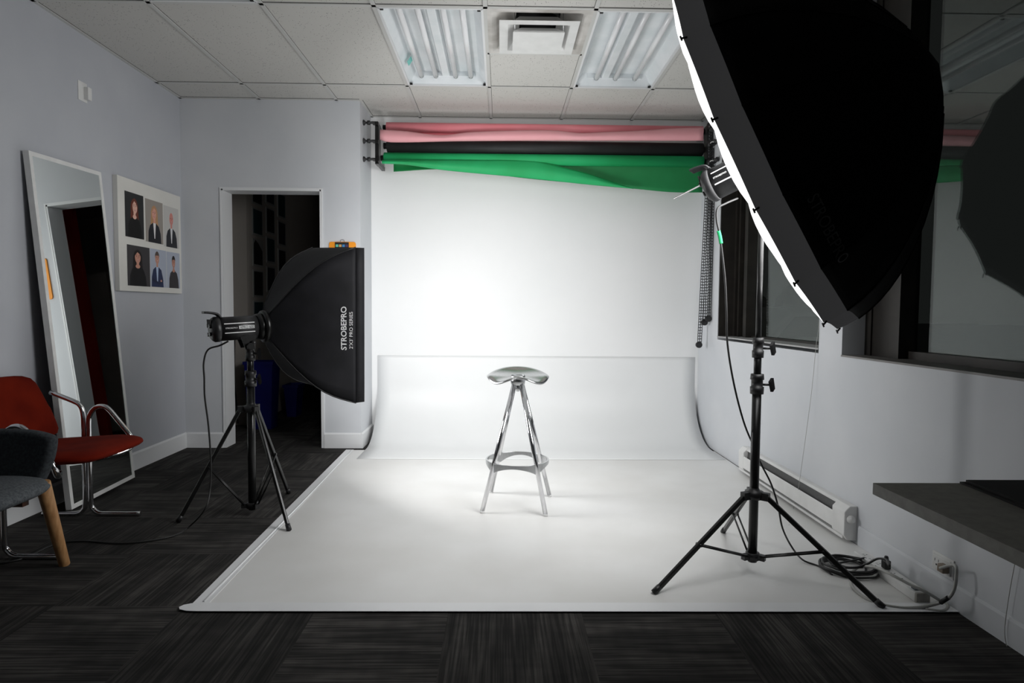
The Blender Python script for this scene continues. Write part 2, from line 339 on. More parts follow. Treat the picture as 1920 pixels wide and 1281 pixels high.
# ================================================================ CEILING FIXTURES
def troffer(cx0,cy0,tubes,bal,label):
    cx=cx0+G/2;cyy=cy0+G;hw=G/2-.018;hl=G-.018
    r=empty('ceiling_light',(cx,cyy,H),label,'ceiling light','open fluorescent ceiling lights')
    b=MB();z0,z1=H+.002,H+.085;i=.055
    b.add([(cx-hw,cyy-hl,z0),(cx+hw,cyy-hl,z0),(cx+hw,cyy+hl,z0),(cx-hw,cyy+hl,z0),(cx-hw+i,cyy-hl+.02,z1),(cx+hw-i,cyy-hl+.02,z1),(cx+hw-i,cyy+hl-.05,z1),(cx-hw+i,cyy+hl-.05,z1)],
          [(0,1,5,4),(1,2,6,5),(2,3,7,6),(3,0,4,7),(4,5,6,7)])
    b.build('housing',lampW,r,solid=.003)
    b=MB();e=.007
    b.bb((cx-hw-.006,cyy-hl,H-.002),(cx-hw+e,cyy+hl,H+.008));b.bb((cx+hw-e,cyy-hl,H-.002),(cx+hw+.006,cyy+hl,H+.008))
    b.bb((cx-hw,cyy-hl-.006,H-.002),(cx+hw,cyy-hl+e,H+.008));b.bb((cx-hw,cyy+hl-e,H-.002),(cx+hw,cyy+hl+.006,H+.008));b.build('door_frame',trimM,r)
    for x in(-1,1):
        for y in(-1,1):MB().box((cx+x*(hw-.018),cyy+y*(hl-.02),H+.004),(.018,.014,.012)).build('latch',slotM,r)
    bw=.038;zb=z1-.004
    MB().prism([(-bw,0),(-bw*.65,-.034),(bw*.65,-.034),(bw,0)],(cx+bal,cyy-hl+.03,zb),(1,0,0),(0,0,1),(0,1,0),2*hl-.09).build('ballast_cover',lampW,r,bevel=.004)
    for sgn in(-1,1):
        MB().box((cx,cyy+sgn*(hl-.045),z1-.018),(.40,.022,.036)).build('lampholder_bar',lampW,r,bevel=.003)
    for t in tubes:
        b=MB();b.cyl((cx+t,cyy-hl+.05,z1-.036),(cx+t,cyy+hl-.055,z1-.036),.018,n=16)
        o=b.build('fluorescent_tube',tubeM,r)
        for ya in(cyy+hl-.075,cyy-hl+.05):
            MB().cyl((cx+t,ya,z1-.036),(cx+t,ya+.02,z1-.036),.0186,n=16).build('end_cap',alumM,o,off=r.location)
    return r
t1=troffer(g(0),r0-2*G,(-.19,-.085,.06,.17),-.01,'open ceiling light with four bare tubes and a teal sticker, left of the air vent')
MB().box((g(0)+.075,r0-.62*G,H+.035),(.003,.07,.045),Matrix.Rotation(.6,3,'Y')).build('sticker',tealM,t1,label='small teal sticker')
t2=troffer(g(2),r0-2*G,(-.13,.01,.153),-.065,'open ceiling light with three bare tubes, between the air vent and the umbrella softbox')
t3=troffer(g(-2),r0-4*G,(-.19,-.085,.06,.17),-.01,'ceiling light cut off by the top edge of the photo, above the left wall side')
# air diffuser
cx=g(1)+G/2;cyy=r0-1.5*G
r=empty('air_vent',(cx,cyy,H),'square white ceiling air vent of stepped trays with grey dust stains','air vent')
def sq(b,hs,zs,mi=0):
    vs=[];
    for h,z in zip(hs,zs):vs+=[(cx-h,cyy-h,z),(cx+h,cyy-h,z),(cx+h,cyy+h,z),(cx-h,cyy+h,z)]
    for k in range(len(hs)-1):
        b.add(vs,[(4*k+i,4*k+(i+1)%4,4*k+4+(i+1)%4,4*k+4+i) for i in range(4)],mi)
b=MB();sq(b,(.296,.272,.245,.13),(H-.001,H-.001,H+.006,H+.085));b.build('vent_pan',dirtyM,r,solid=.002)
b=MB();sq(b,(.228,.178,.11),(H-.030,H-.030,H+.045));b.build('middle_tray',whiteP,r,solid=.002)
b=MB();b.add([(cx-.148,cyy-.148,H-.060),(cx+.148,cyy-.148,H-.060),(cx+.148,cyy+.148,H-.060),(cx-.148,cyy+.148,H-.060)],[(0,1,2,3)]);sq(b,(.148,.145,.10),(H-.060,H-.052,H-.015));b.build('centre_plate',whiteP,r,solid=.002)
b=MB();b.cyl((cx,cyy,H+.07),(cx,cyy,H+.2),.13,n=28,cap=False);b.build('duct_neck',ductM,r)
for x in(-1,1):
    for y in(-1,1):MB().cyl((cx+x*.14,cyy+y*.14,H-.05),(cx+x*.14,cyy+y*.14,H+.08),.003,n=6).build('hanger_rod',alumM,r)
# ================================================================ BACKDROP
def sweep_pt(u,v):
    xL,xR_=-1.085,1.725;x=xL+(xR_-xL)*v
    R=.47;Yw=5.4858;s=u*(.26+R*PI/2+.34)
    if s<.26:p=(Yw,.73-s)
    elif s<.26+R*PI/2:
        a=(s-.26)/R;p=(Yw-R+R*math.cos(a),.47-R*math.sin(a)+.004)
    else:p=(Yw-R-(s-.26-R*PI/2),.004)
    return (x,p[0],p[1])
b=MB();b.grid(sweep_pt,40,24)
o=b.build('backdrop_sweep',sweepM,solid=.001);tag(o,'white vinyl backdrop sheet curving from the back wall down onto the floor','backdrop')
b=MB();b.prism([(-1.222,4.98),(-1.178,3.33),(1.738,3.33),(1.738,4.98)],(0,0,.0008),(1,0,0),(0,1,0),(0,0,1),.0015)
o=b.build('floor_sheet',vinylM);tag(o,'white vinyl floor sheet under the chrome stool reaching back to the curved backdrop','floor covering','white floor sheets')
b=MB();b.prism([(-1.178,3.36),(-1.165,2.31),(1.741,2.29),(1.741,3.36)],(0,0,.0008),(1,0,0),(0,1,0),(0,0,1),.003)
o=b.build('floor_sheet',vinylM);tag(o,'front white vinyl floor sheet whose near edge meets the dark carpet','floor covering','white floor sheets')
b=MB();b.prism([(-1.238,4.98),(-1.172,2.33),(-1.11,2.33),(-1.176,4.98)],(0,0,.0042),(1,0,0),(0,1,0),(0,0,1),.0016)
b.tube([(-1.19,4.95,.0045),(-1.155,3.7,.0045),(-1.135,2.36,.0045)],.0055,6)
o=b.build('edge_tape',tapeM);tag(o,'glossy white tape along the left edge of the floor sheet','tape')
b=MB();pl=[(-1.17-.035*math.cos(a),2.317+.028*math.sin(a)) for a in [PI/2-.2-i*(PI-.4)/8*-1 for i in range(9)]]
b.prism([(1.74,2.345),(-1.14,2.352),(-1.175,2.347),(-1.198,2.335),(-1.207,2.318),(-1.196,2.300),(-1.165,2.288),(-1.12,2.285),(1.74,2.272)],(0,0,.006),(1,0,0),(0,1,0),(0,0,1),.0016)
o=b.build('edge_tape',tapeM);tag(o,'white tape along the front edge of the floor sheet, rounded at its left end','tape')
# paper rolls
def yv(px,py,y):return at(px,py,y=y)
def roll(name,x0,x1,yc,zc,r,m,label,core=True):
    root=empty(name,((x0+x1)/2,yc,zc-r),label,'paper roll','coloured paper rolls under the ceiling')
    b=MB();b.cyl((x0,yc,zc),(x1,yc,zc),r,n=32);b.build('paper_tube',m,root)
    b=MB();b.cyl((x0-.03,yc,zc),(x1+.018,yc,zc),r*.5,n=18);b.build('core',blackP,root)
    return root
rp=roll('paper_roll',-.955,1.668,5.25,2.635,.042,pinkM,'pink paper roll, topmost of the three rolls, with a loose flap coloured as lit')
rb=roll('paper_roll',-.95,1.672,5.25,2.485,.052,blackPa,'black paper roll between the pink and the green roll')
rg=roll('paper_roll',-.975,1.678,5.25,2.385,.046,greenM,'green paper roll, lowest of the three rolls, with a drooping loose sheet')
def lerp(kn,x):
    n=len(kn)
    if n<3:
        (a,b_),(c,d)=kn;return b_+(d-b_)*max(0,min(1,(x-a)/(c-a)))
    for i in range(n-1):
        if x<=kn[i+1][0] or i==n-2:
            a,b_=kn[i];c,d=kn[i+1];h=c-a;t=max(0,min(1,(x-a)/h))
            m0=(d-kn[i-1][1])/(c-kn[i-1][0]) if i>0 else (d-b_)/h
            m1=(kn[i+2][1]-b_)/(kn[i+2][0]-a) if i<n-2 else (d-b_)/h
            return b_*(2*t**3-3*t*t+1)+m0*h*(t**3-2*t*t+t)+d*(3*t*t-2*t**3)+m1*h*(t**3-t*t)
def sheet(root,name,m,x0,x1,top,bot,yf,bulge,label=None,n=60,nv=8):
    b=MB()
    def fn(u,v):
        px=x0+(x1-x0)*u;pt=lerp(top,px);pb=lerp(bot,px);py=pt+(pb-pt)*v
        y=yf(px) if callable(yf) else yf
        q=at(px,py,y=y-bulge*math.sin(PI*v));return q
    b.grid(fn,n,nv);return b.build(name,m,root,solid=.0015,label=label)
sheet(rp,'loose_flap',pinkLit,712.5,1319,[(712,243),(760,246),(826,253.5),(880,248),(980,244.5),(1042,245),(1085,249.5),(1140,247.5),(1200,245),(1260,241),(1319,239)],
      [(712,262),(730,267),(860,265),(1000,264),(1100,264),(1319,264)],5.17,.03,'pink loose flap with light put into its colour')
sheet(rp,'hanging_sheet',pinkM,722,1317,[(722,240),(1317,240)],[(722,259),(1317,259)],5.25,-.01)
sheet(rg,'hanging_sheet',greenShade,738,1317,[(738,300),(1317,300)],[(738,322),(835,318),(1000,336),(1150,350),(1200,355),(1260,360.5),(1317,361)],lambda p:5.275,-.02,'green back layer with shade put into its colour')
sheet(rg,'loose_flap',greenM,716,1188,[(716,300),(900,300),(1000,301),(1060,315),(1100,325),(1140,338),(1188,353.8)],[(716,307),(760,309),(835,319.5),(1000,335),(1100,346),(1188,354.2)],lambda p:5.185+.0001*(p-716),.03,'bright green loose flap')
# roll hangers
root=empty('roll_hanger',(-1.02,5.30,2.33),'black metal hanger plate holding the left ends of the paper rolls','bracket','hangers of the paper rolls')
MB().bb((-1.042,5.20,2.325),(-1.012,5.30,2.66)).build('hanger_plate',blackMt,root,bevel=.003)
for z in(2.33,2.62):MB().bb((-1.04,5.30,z),(-1.014,5.487,z+.03)).build('wall_arm',blackMt,root)
for z in(2.652,2.505,2.358):
    b=MB();yk=5.18;b.lathe((-1.135,yk,z),(1,0,0),[(0,0),(0,.017),(.006,.024),(.014,.020),(.022,.009),(.034,.008),(.036,.017),(.056,.019),(.06,.010),(.10,.009)],18)
    b.build('knob',blackP,root)
    b=MB();b.prism([(0,-.02),(.05,-.005),(.055,.012),(0,.012)],(-1.012,yk,z),(-1,0,0),(0,0,1),(0,1,0),.05);b.build('hook',blackMt,root)
root=empty('roll_hanger',(1.72,5.30,2.33),'black hanger with crank wheels holding the right ends of the paper rolls','bracket','hangers of the paper rolls')
MB().bb((1.700,5.21,2.325),(1.712,5.30,2.68)).build('hanger_plate',blackMt,root)
for z in(2.33,2.62):MB().bb((1.69,5.30,z),(1.735,5.487,z+.03)).build('wall_arm',blackMt,root)
for z in(2.66,2.51,2.36):
    b=MB();b.lathe((1.685,5.17,z),(1,0,0),[(0,0),(0,.02),(.012,.03),(.02,.03),(.024,.01),(.03,0)],18);b.build('chain_wheel',blackP,root)
    MB().bb((1.70,5.10,z-.004),(1.748,5.19,z+.004)).build('shelf_arm',whiteP,root)
    MB().bb((1.70,5.10,z-.016),(1.74,5.18,z-.005)).build('arm_pad',blackP,root)
    b=MB();b.lathe((1.700,5.05,z-.006),(1,0,.15),[(0,0),(.004,.014),(.02,.011),(.024,.02),(.04,.019),(.044,0)],14);b.build('knob',blackP,root)
# chains: ladder-like bead loops
def chain(x,y,zt,zb,w,label,lean=0):
    root=empty('roll_chain',(x,y,zb),label,'chain','pull chains of the paper rolls')
    b=MB();n=int((zt-zb)/.0235)
    for s in(-1,1):
        for k in range(n):
            z=zb+(k+.5)*(zt-zb)/n;xx=x+s*w+lean*(z-zb);yy=y+s*.012
            for q in(-1,1):b.box((xx+q*.008,yy,z),(.004,.006,.0235))
            b.box((xx,yy,z+.009),(.016,.007,.006))
    b.build('chain_links',blackP,root)
    MB().cyl((x-.004,y-.012,zb-.005),(x-.004,y+.012,zb-.005),.026,n=20).build('chain_weight',blackP,root)
    return root
chain(1.668,5.20,2.62,.86,.012,'black ladder chain hanging lowest on the right, with a round end weight',.030)
chain(1.700,5.17,2.48,1.05,.011,'middle black ladder chain of the paper rolls, ending at the window sill height',.018)
chain(1.722,5.14,2.33,1.08,.010,'black ladder chain nearest the window frame',.008)
# ================================================================ STOOL
sc=V((.10,3.588,0))
root=empty('bar_stool',sc,'polished aluminium bar stool with saddle seat and footring on the white floor','stool')
seatc=at(973,705,y=3.588)
zs=.765
def seat(u,v):
    a=2*PI*v;rr=u
    rx=.178;ry=.172 
    x=rx*rr*math.cos(a);y=ry*rr*math.sin(a)
    # notch at the near (camera) side
    if math.sin(a)<0:
        k=math.exp(-(x/.05)**2);y*=1-.16*k*rr
    sn=math.sin(a);cs=math.cos(a)
    if sn>=0:zr_=.040*sn**1.5
    else:zr_=-.038*math.sin(2*min(abs(a-1.5*PI),PI/2)*1.0)**2*.85*(1 if True else 0)+.004*sn*sn
    z=zr_*rr**1.7-.010*(1-rr**2)+.006*math.cos(2*a)*rr*(1-rr)
    if rr>.92:z-=.010*((rr-.92)/.08)
    return V((sc.x-.0+x,sc.y+y,zs-.004+z))
b=MB();b.grid(seat,18,72);b.build('seat',alumM,root,solid=.007)
b=MB();b.lathe((sc.x,sc.y,zs-.062),(0,0,1),[(0,0),(0,.036),(.004,.040),(.05,.048),(.056,.04)],32);b.lathe((sc.x,sc.y,zs-.10),(0,0,1),[(0,0),(.0,.008),(.014,.013),(.03,.014),(.04,.014)],16);b.build('hub',alumM,root)
feet=[V((-.098,3.427,0)),V((.252,3.374,0)),V((-.054,3.812,0)),V((.301,3.737,0))]
for f in feet:
    d=f-sc;d.z=0;d.normalize();top=V((sc.x,sc.y,zs-.055))+d*.030
    b=MB();b.cyl(top,f+V((0,0,.012)),.0128,n=20);lo=b.build('leg',chromeM,root)
    MB().cyl(f+V((0,0,.0)),f+V((0,0,.016)),.0115,.0135,n=16).build('foot_cap',whiteP,lo,off=root.location)
zr=at(970,868,y=3.588).z;zt=zs-.055
k=1-(zr)/zt
fr=sum((( f-sc).length for f in feet))/4
RR=fr*k+.030*(1-k)-.006
b=MB();angs=[math.atan2((f-sc).y,(f-sc).x) for f in feet]
def ring(u,v):
    a=2*PI*v
    dm=min(abs((a-q+PI)%(2*PI)-PI) for q in angs);t=min(1,dm/(PI/4));hgt=.030-.020*(1-(1-t)**2)
    rr=RR+.010*math.cos(0)
    prof=[(0,1),(1,1),(1,-1),(0,-1),(0,1)]
    q=prof[int(round(u*4))]
    zc=zr+ (0.022-hgt)*.0
    return (sc.x+(rr-.010+.010*q[0])*math.cos(a),sc.y+(rr-.010+.010*q[0])*math.sin(a),zc+.026+(0 if q[1]>0 else -2*hgt))
b.grid(ring,4,96,sm=False);b.build('foot_ring',alumM,root,bevel=.002)
# ================================================================ STROBES, SOFTBOXES, STANDS
def stand(name,cx,cy,feet,ztop,zcol,zhub,zcl,label,r=.0175,zk=()):
    c=V((cx,cy,0));root=empty(name,c,label,'light stand','black light stands')
    MB().cyl(c+V((0,0,zhub-.03)),c+V((0,0,zcl[0])),r,n=22).build('column',blackMt,root)
    MB().cyl(c+V((0,0,zcl[0]-.02)),c+V((0,0,zcl[1])),r*.82,n=20).build('middle_tube',blackMt,root)
    MB().cyl(c+V((0,0,zcl[1]-.02)),c+V((0,0,ztop)),r*.62,n=18).build('top_tube',blackMt,root)
    for z,s in((zcl[0],1),(zcl[1],.85)):
        b=MB();b.lathe(c+V((0,0,z-.05)),(0,0,1),[(0,r*s),(0,r*s*1.45),(.03,r*s*1.5),(.032,r*s*1.25),(.06,r*s*1.25),(.062,r*s*1.5),(.085,r*s*1.4),(.085,r*.5)],20)
        col=b.build('collar',blackP,root)
        b=MB();b.cyl(c+V((r,-.004,z-.01)),c+V((r+.035,-.012,z-.01)),.005,n=10);b.prism([(-.008,-.022),(.008,-.022),(.010,.022),(-.010,.022)],c+V((r+.03,-.02,z-.01)),(0.5,0,.86),(-.2,0,1),(1,-.3,0),.011)
        b.build('tightening_knob',blackP,col,off=root.location)
    b=MB();b.lathe(c+V((0,0,zcol-.03)),(0,0,1),[(0,r),(0,r*1.6),(.012,r*2.0),(.034,r*2.0),(.036,r*1.3),(.05,r)],20)
    for f in feet:
        d=(V(f)-c);d.z=0;d.normalize();R=Matrix((d,V((-d.y,d.x,0)),V((0,0,1)))).transposed()
        b.box(c+d*(r*2.2)+V((0,0,zcol-.012)),(.045,.026,.032),R)
    b.build('leg_collar',blackP,root)
    b=MB();b.lathe(c+V((0,0,zhub-.02)),(0,0,1),[(0,r),(0,r*1.5),(.03,r*1.5),(.03,r)],20)
    for f in feet:
        d=(V(f)-c);d.z=0;d.normalize();R=Matrix((d,V((-d.y,d.x,0)),V((0,0,1)))).transposed();b.box(c+d*(r*1.9)+V((0,0,zhub-.004)),(.035,.022,.024),R)
    b.build('brace_collar',blackP,root)
    for f in feet:
        f=V(f);d=f-c;d.z=0;d.normalize();top=c+d*(r*2.6)+V((0,0,zcol-.01));n=V((-d.y,d.x,0))
        ax=(f+V((0,0,.008))-top).normalized();R=Matrix((ax,n,ax.cross(n))).transposed();L=(f-top).length
        b=MB();b.box(top+ax*(L*.5),(L,.016,.021),R);lg=b.build('leg',blackMt,root,bevel=.004)
        e=f+V((0,0,.010));MB().cyl(e-ax*.03,e+ax*.004,.0125,.0135,n=14).build('foot_cap',blackP,lg,off=root.location)
        mid=top+ax*(L*.52);hb=c+d*(r*2.0)+V((0,0,zhub))
        b=MB()
        for s in(-1,1):b.cyl(hb+n*s*.011,mid+n*s*.011,.0045,n=8)
        b.cyl(mid-n*.016,mid+n*.016,.006,n=10);b.build('brace',blackMt,root)
    return root
LF=[(-1.697,3.272,0),(-1.072,3.139,0),(-1.296,3.792,0)]
stand('light_stand',-1.36,3.40,LF,.985,.60,.06,(.76,.90),'black tripod light stand on the carpet, left, under the rectangular softbox',.0205)
RF=[(.622,2.433,0),(1.468,2.306,0),(1.146,3.122,0)]
stand('light_stand',1.095,2.63,RF,1.60,.36,.085,(.835,.99),'tall black tripod light stand on the white floor, right, under the big umbrella softbox',.019)

def strobe(rear,ax,up,L,R,label,stub,txt=True,ringvis=True,side=1):
    """rear = centre of rear face, ax = firing axis, side: +1/-1 which flank carries the print"""
    rear=V(rear);x,y,z=None,None,V(ax).normalized()
    sx=z.cross(V(up)).normalized();uz=sx.cross(z)      # sx = right flank, uz = up
    root=empty('studio_strobe',rear+z*(L*.5)-uz*R,label,'studio flash','studio flash heads')
    b=MB();b.lathe(rear+z*.03,z,[(0,R*.9),(0,R),(L-.06,R),(L-.06,R*.9)],36);body=b.build('body',blackP,root)
    b=MB();b.lathe(rear,z,[(0,0),(0,R*.72),(.008,R*.93),(.02,R*1.06),(.04,R*1.06),(.042,R)],36);rp_=b.build('rear_panel',blackP,root)
    b=MB();b.lathe(rear+z*(L-.05),z,[(0,R),(.0,R*1.12),(.03,R*1.14),(.036,R*1.02),(.05,R*1.02),(.05,R*.6)],36);b.build('mount_ring',blackMt,root)
    b=MB();b.lathe(rear+z*(L-.012),z,[(0,R*1.03),(.003,R*1.05),(.006,R*1.03)],36);b.build('light_ring',RING,root,label='glowing rim of light at the front')
    # rear dials and screen
    for a,c in((-.3,.35),(.35,.3),(-.3,-.4),(.3,-.35)):
        p=rear+sx*a*R+uz*c*R;b=MB();b.cyl(p-z*.010,p+z*.004,R*.17,n=16);b.build('dial',blackMt,rp_,off=root.location)
    q=rear+uz*.62*R;b=MB();b.box(q-z*.003,(.06,.03,.006),Matrix((sx,uz,z)).transposed());b.build('screen',slotM,rp_,off=root.location)
    # handle: hook rising from the top of the rear panel
    b=MB();pts=[rear+z*.05+uz*(R*.98),rear+z*.035+uz*(R*1.28),rear+z*.0+uz*(R*1.42),rear-z*.028+uz*(R*1.46)]
    for s in(-.5,-.25,0,.25,.5):b.tube([p+sx*(s*R*.7) for p in pts],.006,8)
    b.build('handle',blackP,root)
    # bracket
    pb=rear+z*(L*.62)
    b=MB()
    for s in(-1,1):
        b.prism([(-.045,-R*.45),(.045,-R*.45),(.016,-R*1.75),(-.02,-R*1.75)],pb+sx*(s*(R*.62)),z,uz,sx,.006*s)
    b.build('tilt_bracket',blackMt,root)
    b=MB();b.cyl(pb-uz*(R*1.55)-sx*.06,pb-uz*(R*1.55)+sx*.06,.012,n=14);b.cyl(pb-uz*(R*1.55)+sx*.045,pb-uz*(R*1.55)+sx*.075,.017,n=14)
    b.cyl(pb-uz*(R*1.55),V((stub[0],stub[1],stub[2]+.0)),.016,n=14);b.cyl(V(stub)-V((0,0,.03)),V(stub)+V((0,0,.03)),.018,n=14)
    b.build('stand_clamp',blackMt,root)
    b=MB();b.lathe(pb-uz*(R*1.3)+sx*side*.05+z*.02,sx*side,[(0,0),(0,.012),(.006,.014),(.012,.012),(.014,0)],16);b.build('clamp_knob',chromeM if not ringvis else blackP,root)
    # printed flank
    sd=sx*side;ex=z if side*1>0 else z
    def onbody(u0,u1,v0,v1,m,nm,par=root,lift=.0008):
        bb_=MB()
        def fn(u,v):
            a=(v0+(v1-v0)*v);return rear+z*(u0+(u1-u0)*u)+(sd*math.cos(a)+uz*math.sin(a))*(R+lift)
        bb_.grid(fn,1,10);return bb_.build(nm,m,par,fixn=False)
    onbody(.055,L-.075,.42,.50,textW,'stripe');onbody(.055,L-.075,-.36,-.28,textW,'stripe')
    onbody(.125,L-.078,-.04,.22,labelM,'name_plate')
    # text slightly bent onto body
    def bodytext(s,u,ang,h,w,m,nm):
        t=text(nm,s,V((0,0,0)),(1,0,0),(0,1,0),h,m,None,w)
        for v in t.data.vertices:
            a=ang+v.co.y/R;v.co=rear+z*(u+v.co.x)+(sd*math.cos(a)+uz*math.sin(a))*(R+.0018)-root.location
        t.parent=root
        return t
    bodytext('STROBEPRO',.088,.08,.007,.058,textW,'maker_name')
    bodytext('XPRO 600',.125+(L-.078-.125)/2,.09,.013,.07,slotM,'model_name')
    return root,rear,z,sx,uz
# left strobe + rectangular softbox
al=math.radians(38)
axL=V((math.cos(al),math.sin(al)*1,.0)).normalized()
axL=V((math.cos(al)*math.cos(.03),math.sin(al)*math.cos(.03),math.sin(.03)))
near_top=at(681,466,y=3.42);near_bot=at(685,755,y=3.42)
hh=(near_top.z-near_bot.z)/2
wd=V((-math.sin(al),math.cos(al),.07)).normalized()
upv=(wd.cross(axL)*-1).normalized()
if upv.z<0:upv=-upv
fc=(near_top+near_bot)/2+wd*.30
DEP=.44
hubL=fc-axL*DEP
hubL.z=at(497,612,y=hubL.y).z
axH=(fc-hubL).normalized()
# head follows the softbox axis
LR=.26;rearL=hubL-axH*(LR+.01)
stL,_,_,_,_=strobe(rearL,axH,(0,0,1),LR+.02,.062,'black studio flash head on the left stand behind the rectangular softbox',(-1.36,3.40,.985),side=1)
root=empty('softbox',fc-upv*hh,'black rectangular softbox with white maker print, in front of the doorway','softbox','softboxes')
cor=[fc-wd*.30+upv*hh,fc+wd*.30+upv*hh,fc+wd*.30-upv*hh,fc-wd*.30-upv*hh]
hr=.075
hubc=[hubL+( -wd*.8+upv)*hr*.7,hubL+(wd*.8+upv)*hr*.7,hubL+(wd*.8-upv)*hr*.7,hubL+(-wd*.8-upv)*hr*.7]
lip=.05
def ribp(i,t):  # arched rib from hub corner to lip corner
    a=hubc[i];c=cor[i]-axL*lip;p=a.lerp(c,t);out=(cor[i]-fc).normalized();return p+out*(.115*math.sin(PI*t)*(1-.25*t))
b=MB()
for i in range(4):
    j=(i+1)%4
    def fn(u,v,i=i,j=j):
        p=ribp(i,u).lerp(ribp(j,u),v);n=((cor[i]+cor[j])/2-fc).normalized();return p-n*(.018*math.sin(PI*v)*math.sin(PI*min(1,u*1.1)))
    b.grid(fn,22,12)
b.build('shell',blackF,root,solid=.002)
b=MB()
for i in range(4):b.tube([ribp(i,t/10)+(cor[i]-fc).normalized()*.003 for t in range(11)],.0035,6,1)
b.build('rib_seams',blackP,root)
b=MB()
for i in range(4):
    j=(i+1)%4;b.grid(lambda u,v:(cor[i]-axL*lip*(1-u)).lerp(cor[j]-axL*lip*(1-u),v),2,8)
b.build('front_lip',blackF,root,solid=.004)
b=MB();q=[c-(c-fc)*.012-axL*.035 for c in cor];b.add(q,[(0,1,2,3)]);b.build('diffuser',SBX,root,label='glowing white front panel')
def area(name,loc,ax,up,sx_,sy_,P,spread,shape='RECTANGLE'):
    L=bpy.data.lights.new(name,'AREA');L.shape=shape;L.size=sx_;L.size_y=sy_;L.energy=P;L.spread=spread
    o=bpy.data.objects.new(name,L);C.objects.link(o);z=-V(ax).normalized();x=V(up).cross(z).normalized();y=z.cross(x)
    M_=Matrix((x,y,z)).transposed().to_4x4();M_.translation=V(loc);o.matrix_world=M_;return o
area('softbox_lamp',fc-axL*.028,axL,upv,.56,(near_top-near_bot).length*.95,21,math.radians(165))
b=MB();b.lathe(hubL-axH*.012,axH,[(0,.07),(0,.085),(.02,.088),(.03,.07)],28);b.build('speed_ring',blackMt,root)
# writing on the near side panel (between near-top rib 0 and near-bottom rib 3)
def panel(u,v):
    p=ribp(3,u).lerp(ribp(0,u),v);n=((cor[3]+cor[0])/2-fc).normalized();return p-n*(.018*math.sin(PI*v)*math.sin(PI*min(1,u*1.1)))
def ptext(s,uc,vc,h,w,m,nm,bold=False):
    t=text(nm,s,V((0,0,0)),(1,0,0),(0,1,0),h,m,None,w,bold);nrm=-wd
    ulen=(panel(uc+.02,vc)-panel(uc-.02,vc)).length/.04;vlen=(panel(uc,vc+.05)-panel(uc,vc-.05)).length/.1
    for v in t.data.vertices:
        u=uc-v.co.y/ulen;vv=vc+v.co.x/vlen;e=.01
        p=panel(u,vv);n=(panel(u+e,vv)-panel(u-e,vv)).cross(panel(u,vv+e)-panel(u,vv-e)).normalized()
        if n.dot(CAM-p)<0:n=-n
        v.co=p+n*.0035-root.location
    t.parent=root
ptext('STROBEPRO',.845,.49,.030,.235,textW,'maker_name',True)
ptext("2'X3' PRO SERIES",.935,.475,.019,.20,textW,'size_print')
# right strobe + octagonal umbrella softbox
th,ph=.607,.384;aO=V((math.cos(ph)*math.cos(th),-math.sin(th)*math.cos(ph),math.sin(ph)))
CO=V((1.073,2.588,1.786));RO=.777;NR=16;psi=4.626
uO=aO.cross(V((0,0,1))).normalized();vO=uO.cross(aO)
DO=.64;LIP=.085
root=empty('umbrella_softbox',CO-V((0,0,RO)),'huge black umbrella softbox with glowing rim hanging over the right side','softbox','softboxes')
def op(s,A):
    r=RO*max(0,(1-s**1.85))**.75;return CO+aO*(DO*s)+(uO*math.cos(A)+vO*math.sin(A))*r
def opanel(s,w):   # w in 0..NR, straight panels between ribs that bow in slightly
    k=int(w)%NR;t=w-int(w);A0=psi+2*PI*k/NR;A1=psi+2*PI*(k+1)/NR
    p=op(s,A0).lerp(op(s,A1),t);c=CO+aO*DO*s;return p+(c-p)*(.012*math.sin(PI*t)*(1-s))
s0=LIP/DO
b=MB();b.grid(lambda u,v:opanel(s0+(1-s0)*u,min(v*NR,NR-1e-6) if v<1 else 0.0),20,NR*4);b.build('shell',octF,root,solid=.002)
b=MB();b.grid(lambda u,v:opanel(s0*u,min(v*NR,NR-1e-6) if v<1 else 0.0),4,NR*6);b.build('skirt',skirtM,root,fixn=True,label='grey translucent skirt')
def diff(u,v):
    w=v*NR if v<1 else 0.0;t=w-int(w);e=opanel(0.0,w);p=CO.lerp(e,u)
    return p-aO*(.040*(1-u**8)+.024*math.sin(PI*t)**.8*u*u*(1-u**14))+ (e-CO).normalized()*(.0)
b=MB();b.grid(diff,14,NR*6);b.build('diffuser',OCT,root,label='glowing white front diffuser')
area('umbrella_lamp',CO-aO*.045,-aO,vO,1.3,1.3,32,math.radians(140),'DISK')
for k in range(NR):
    A=psi+2*PI*k/NR;o_=(uO*math.cos(A)+vO*math.sin(A));p=op(0,A)
    b=MB();b.cyl(p+aO*.012,p-aO*.004+o_*.010,.0035,n=8);b.cyl(p-aO*.004+o_*.010-vO*.008,p-aO*.004+o_*.010+vO*.008,.003,n=8);b.build('rib_tip',blackP,root)
    b=MB();b.tube([op(s0+(1-s0)*t/12,A) +o_*.002 for t in range(12)],.0035,6,1);b.build('rib',octF,root)
b=MB();b.cyl(CO+aO*DO,CO-aO*.40,.004,n=10);b.build('shaft',noisy(mat('satin_steel',(.6,.6,.6),.35,.8),30,(.55,.55,.55),(.65,.65,.65)),root,label='thin chrome umbrella shaft')
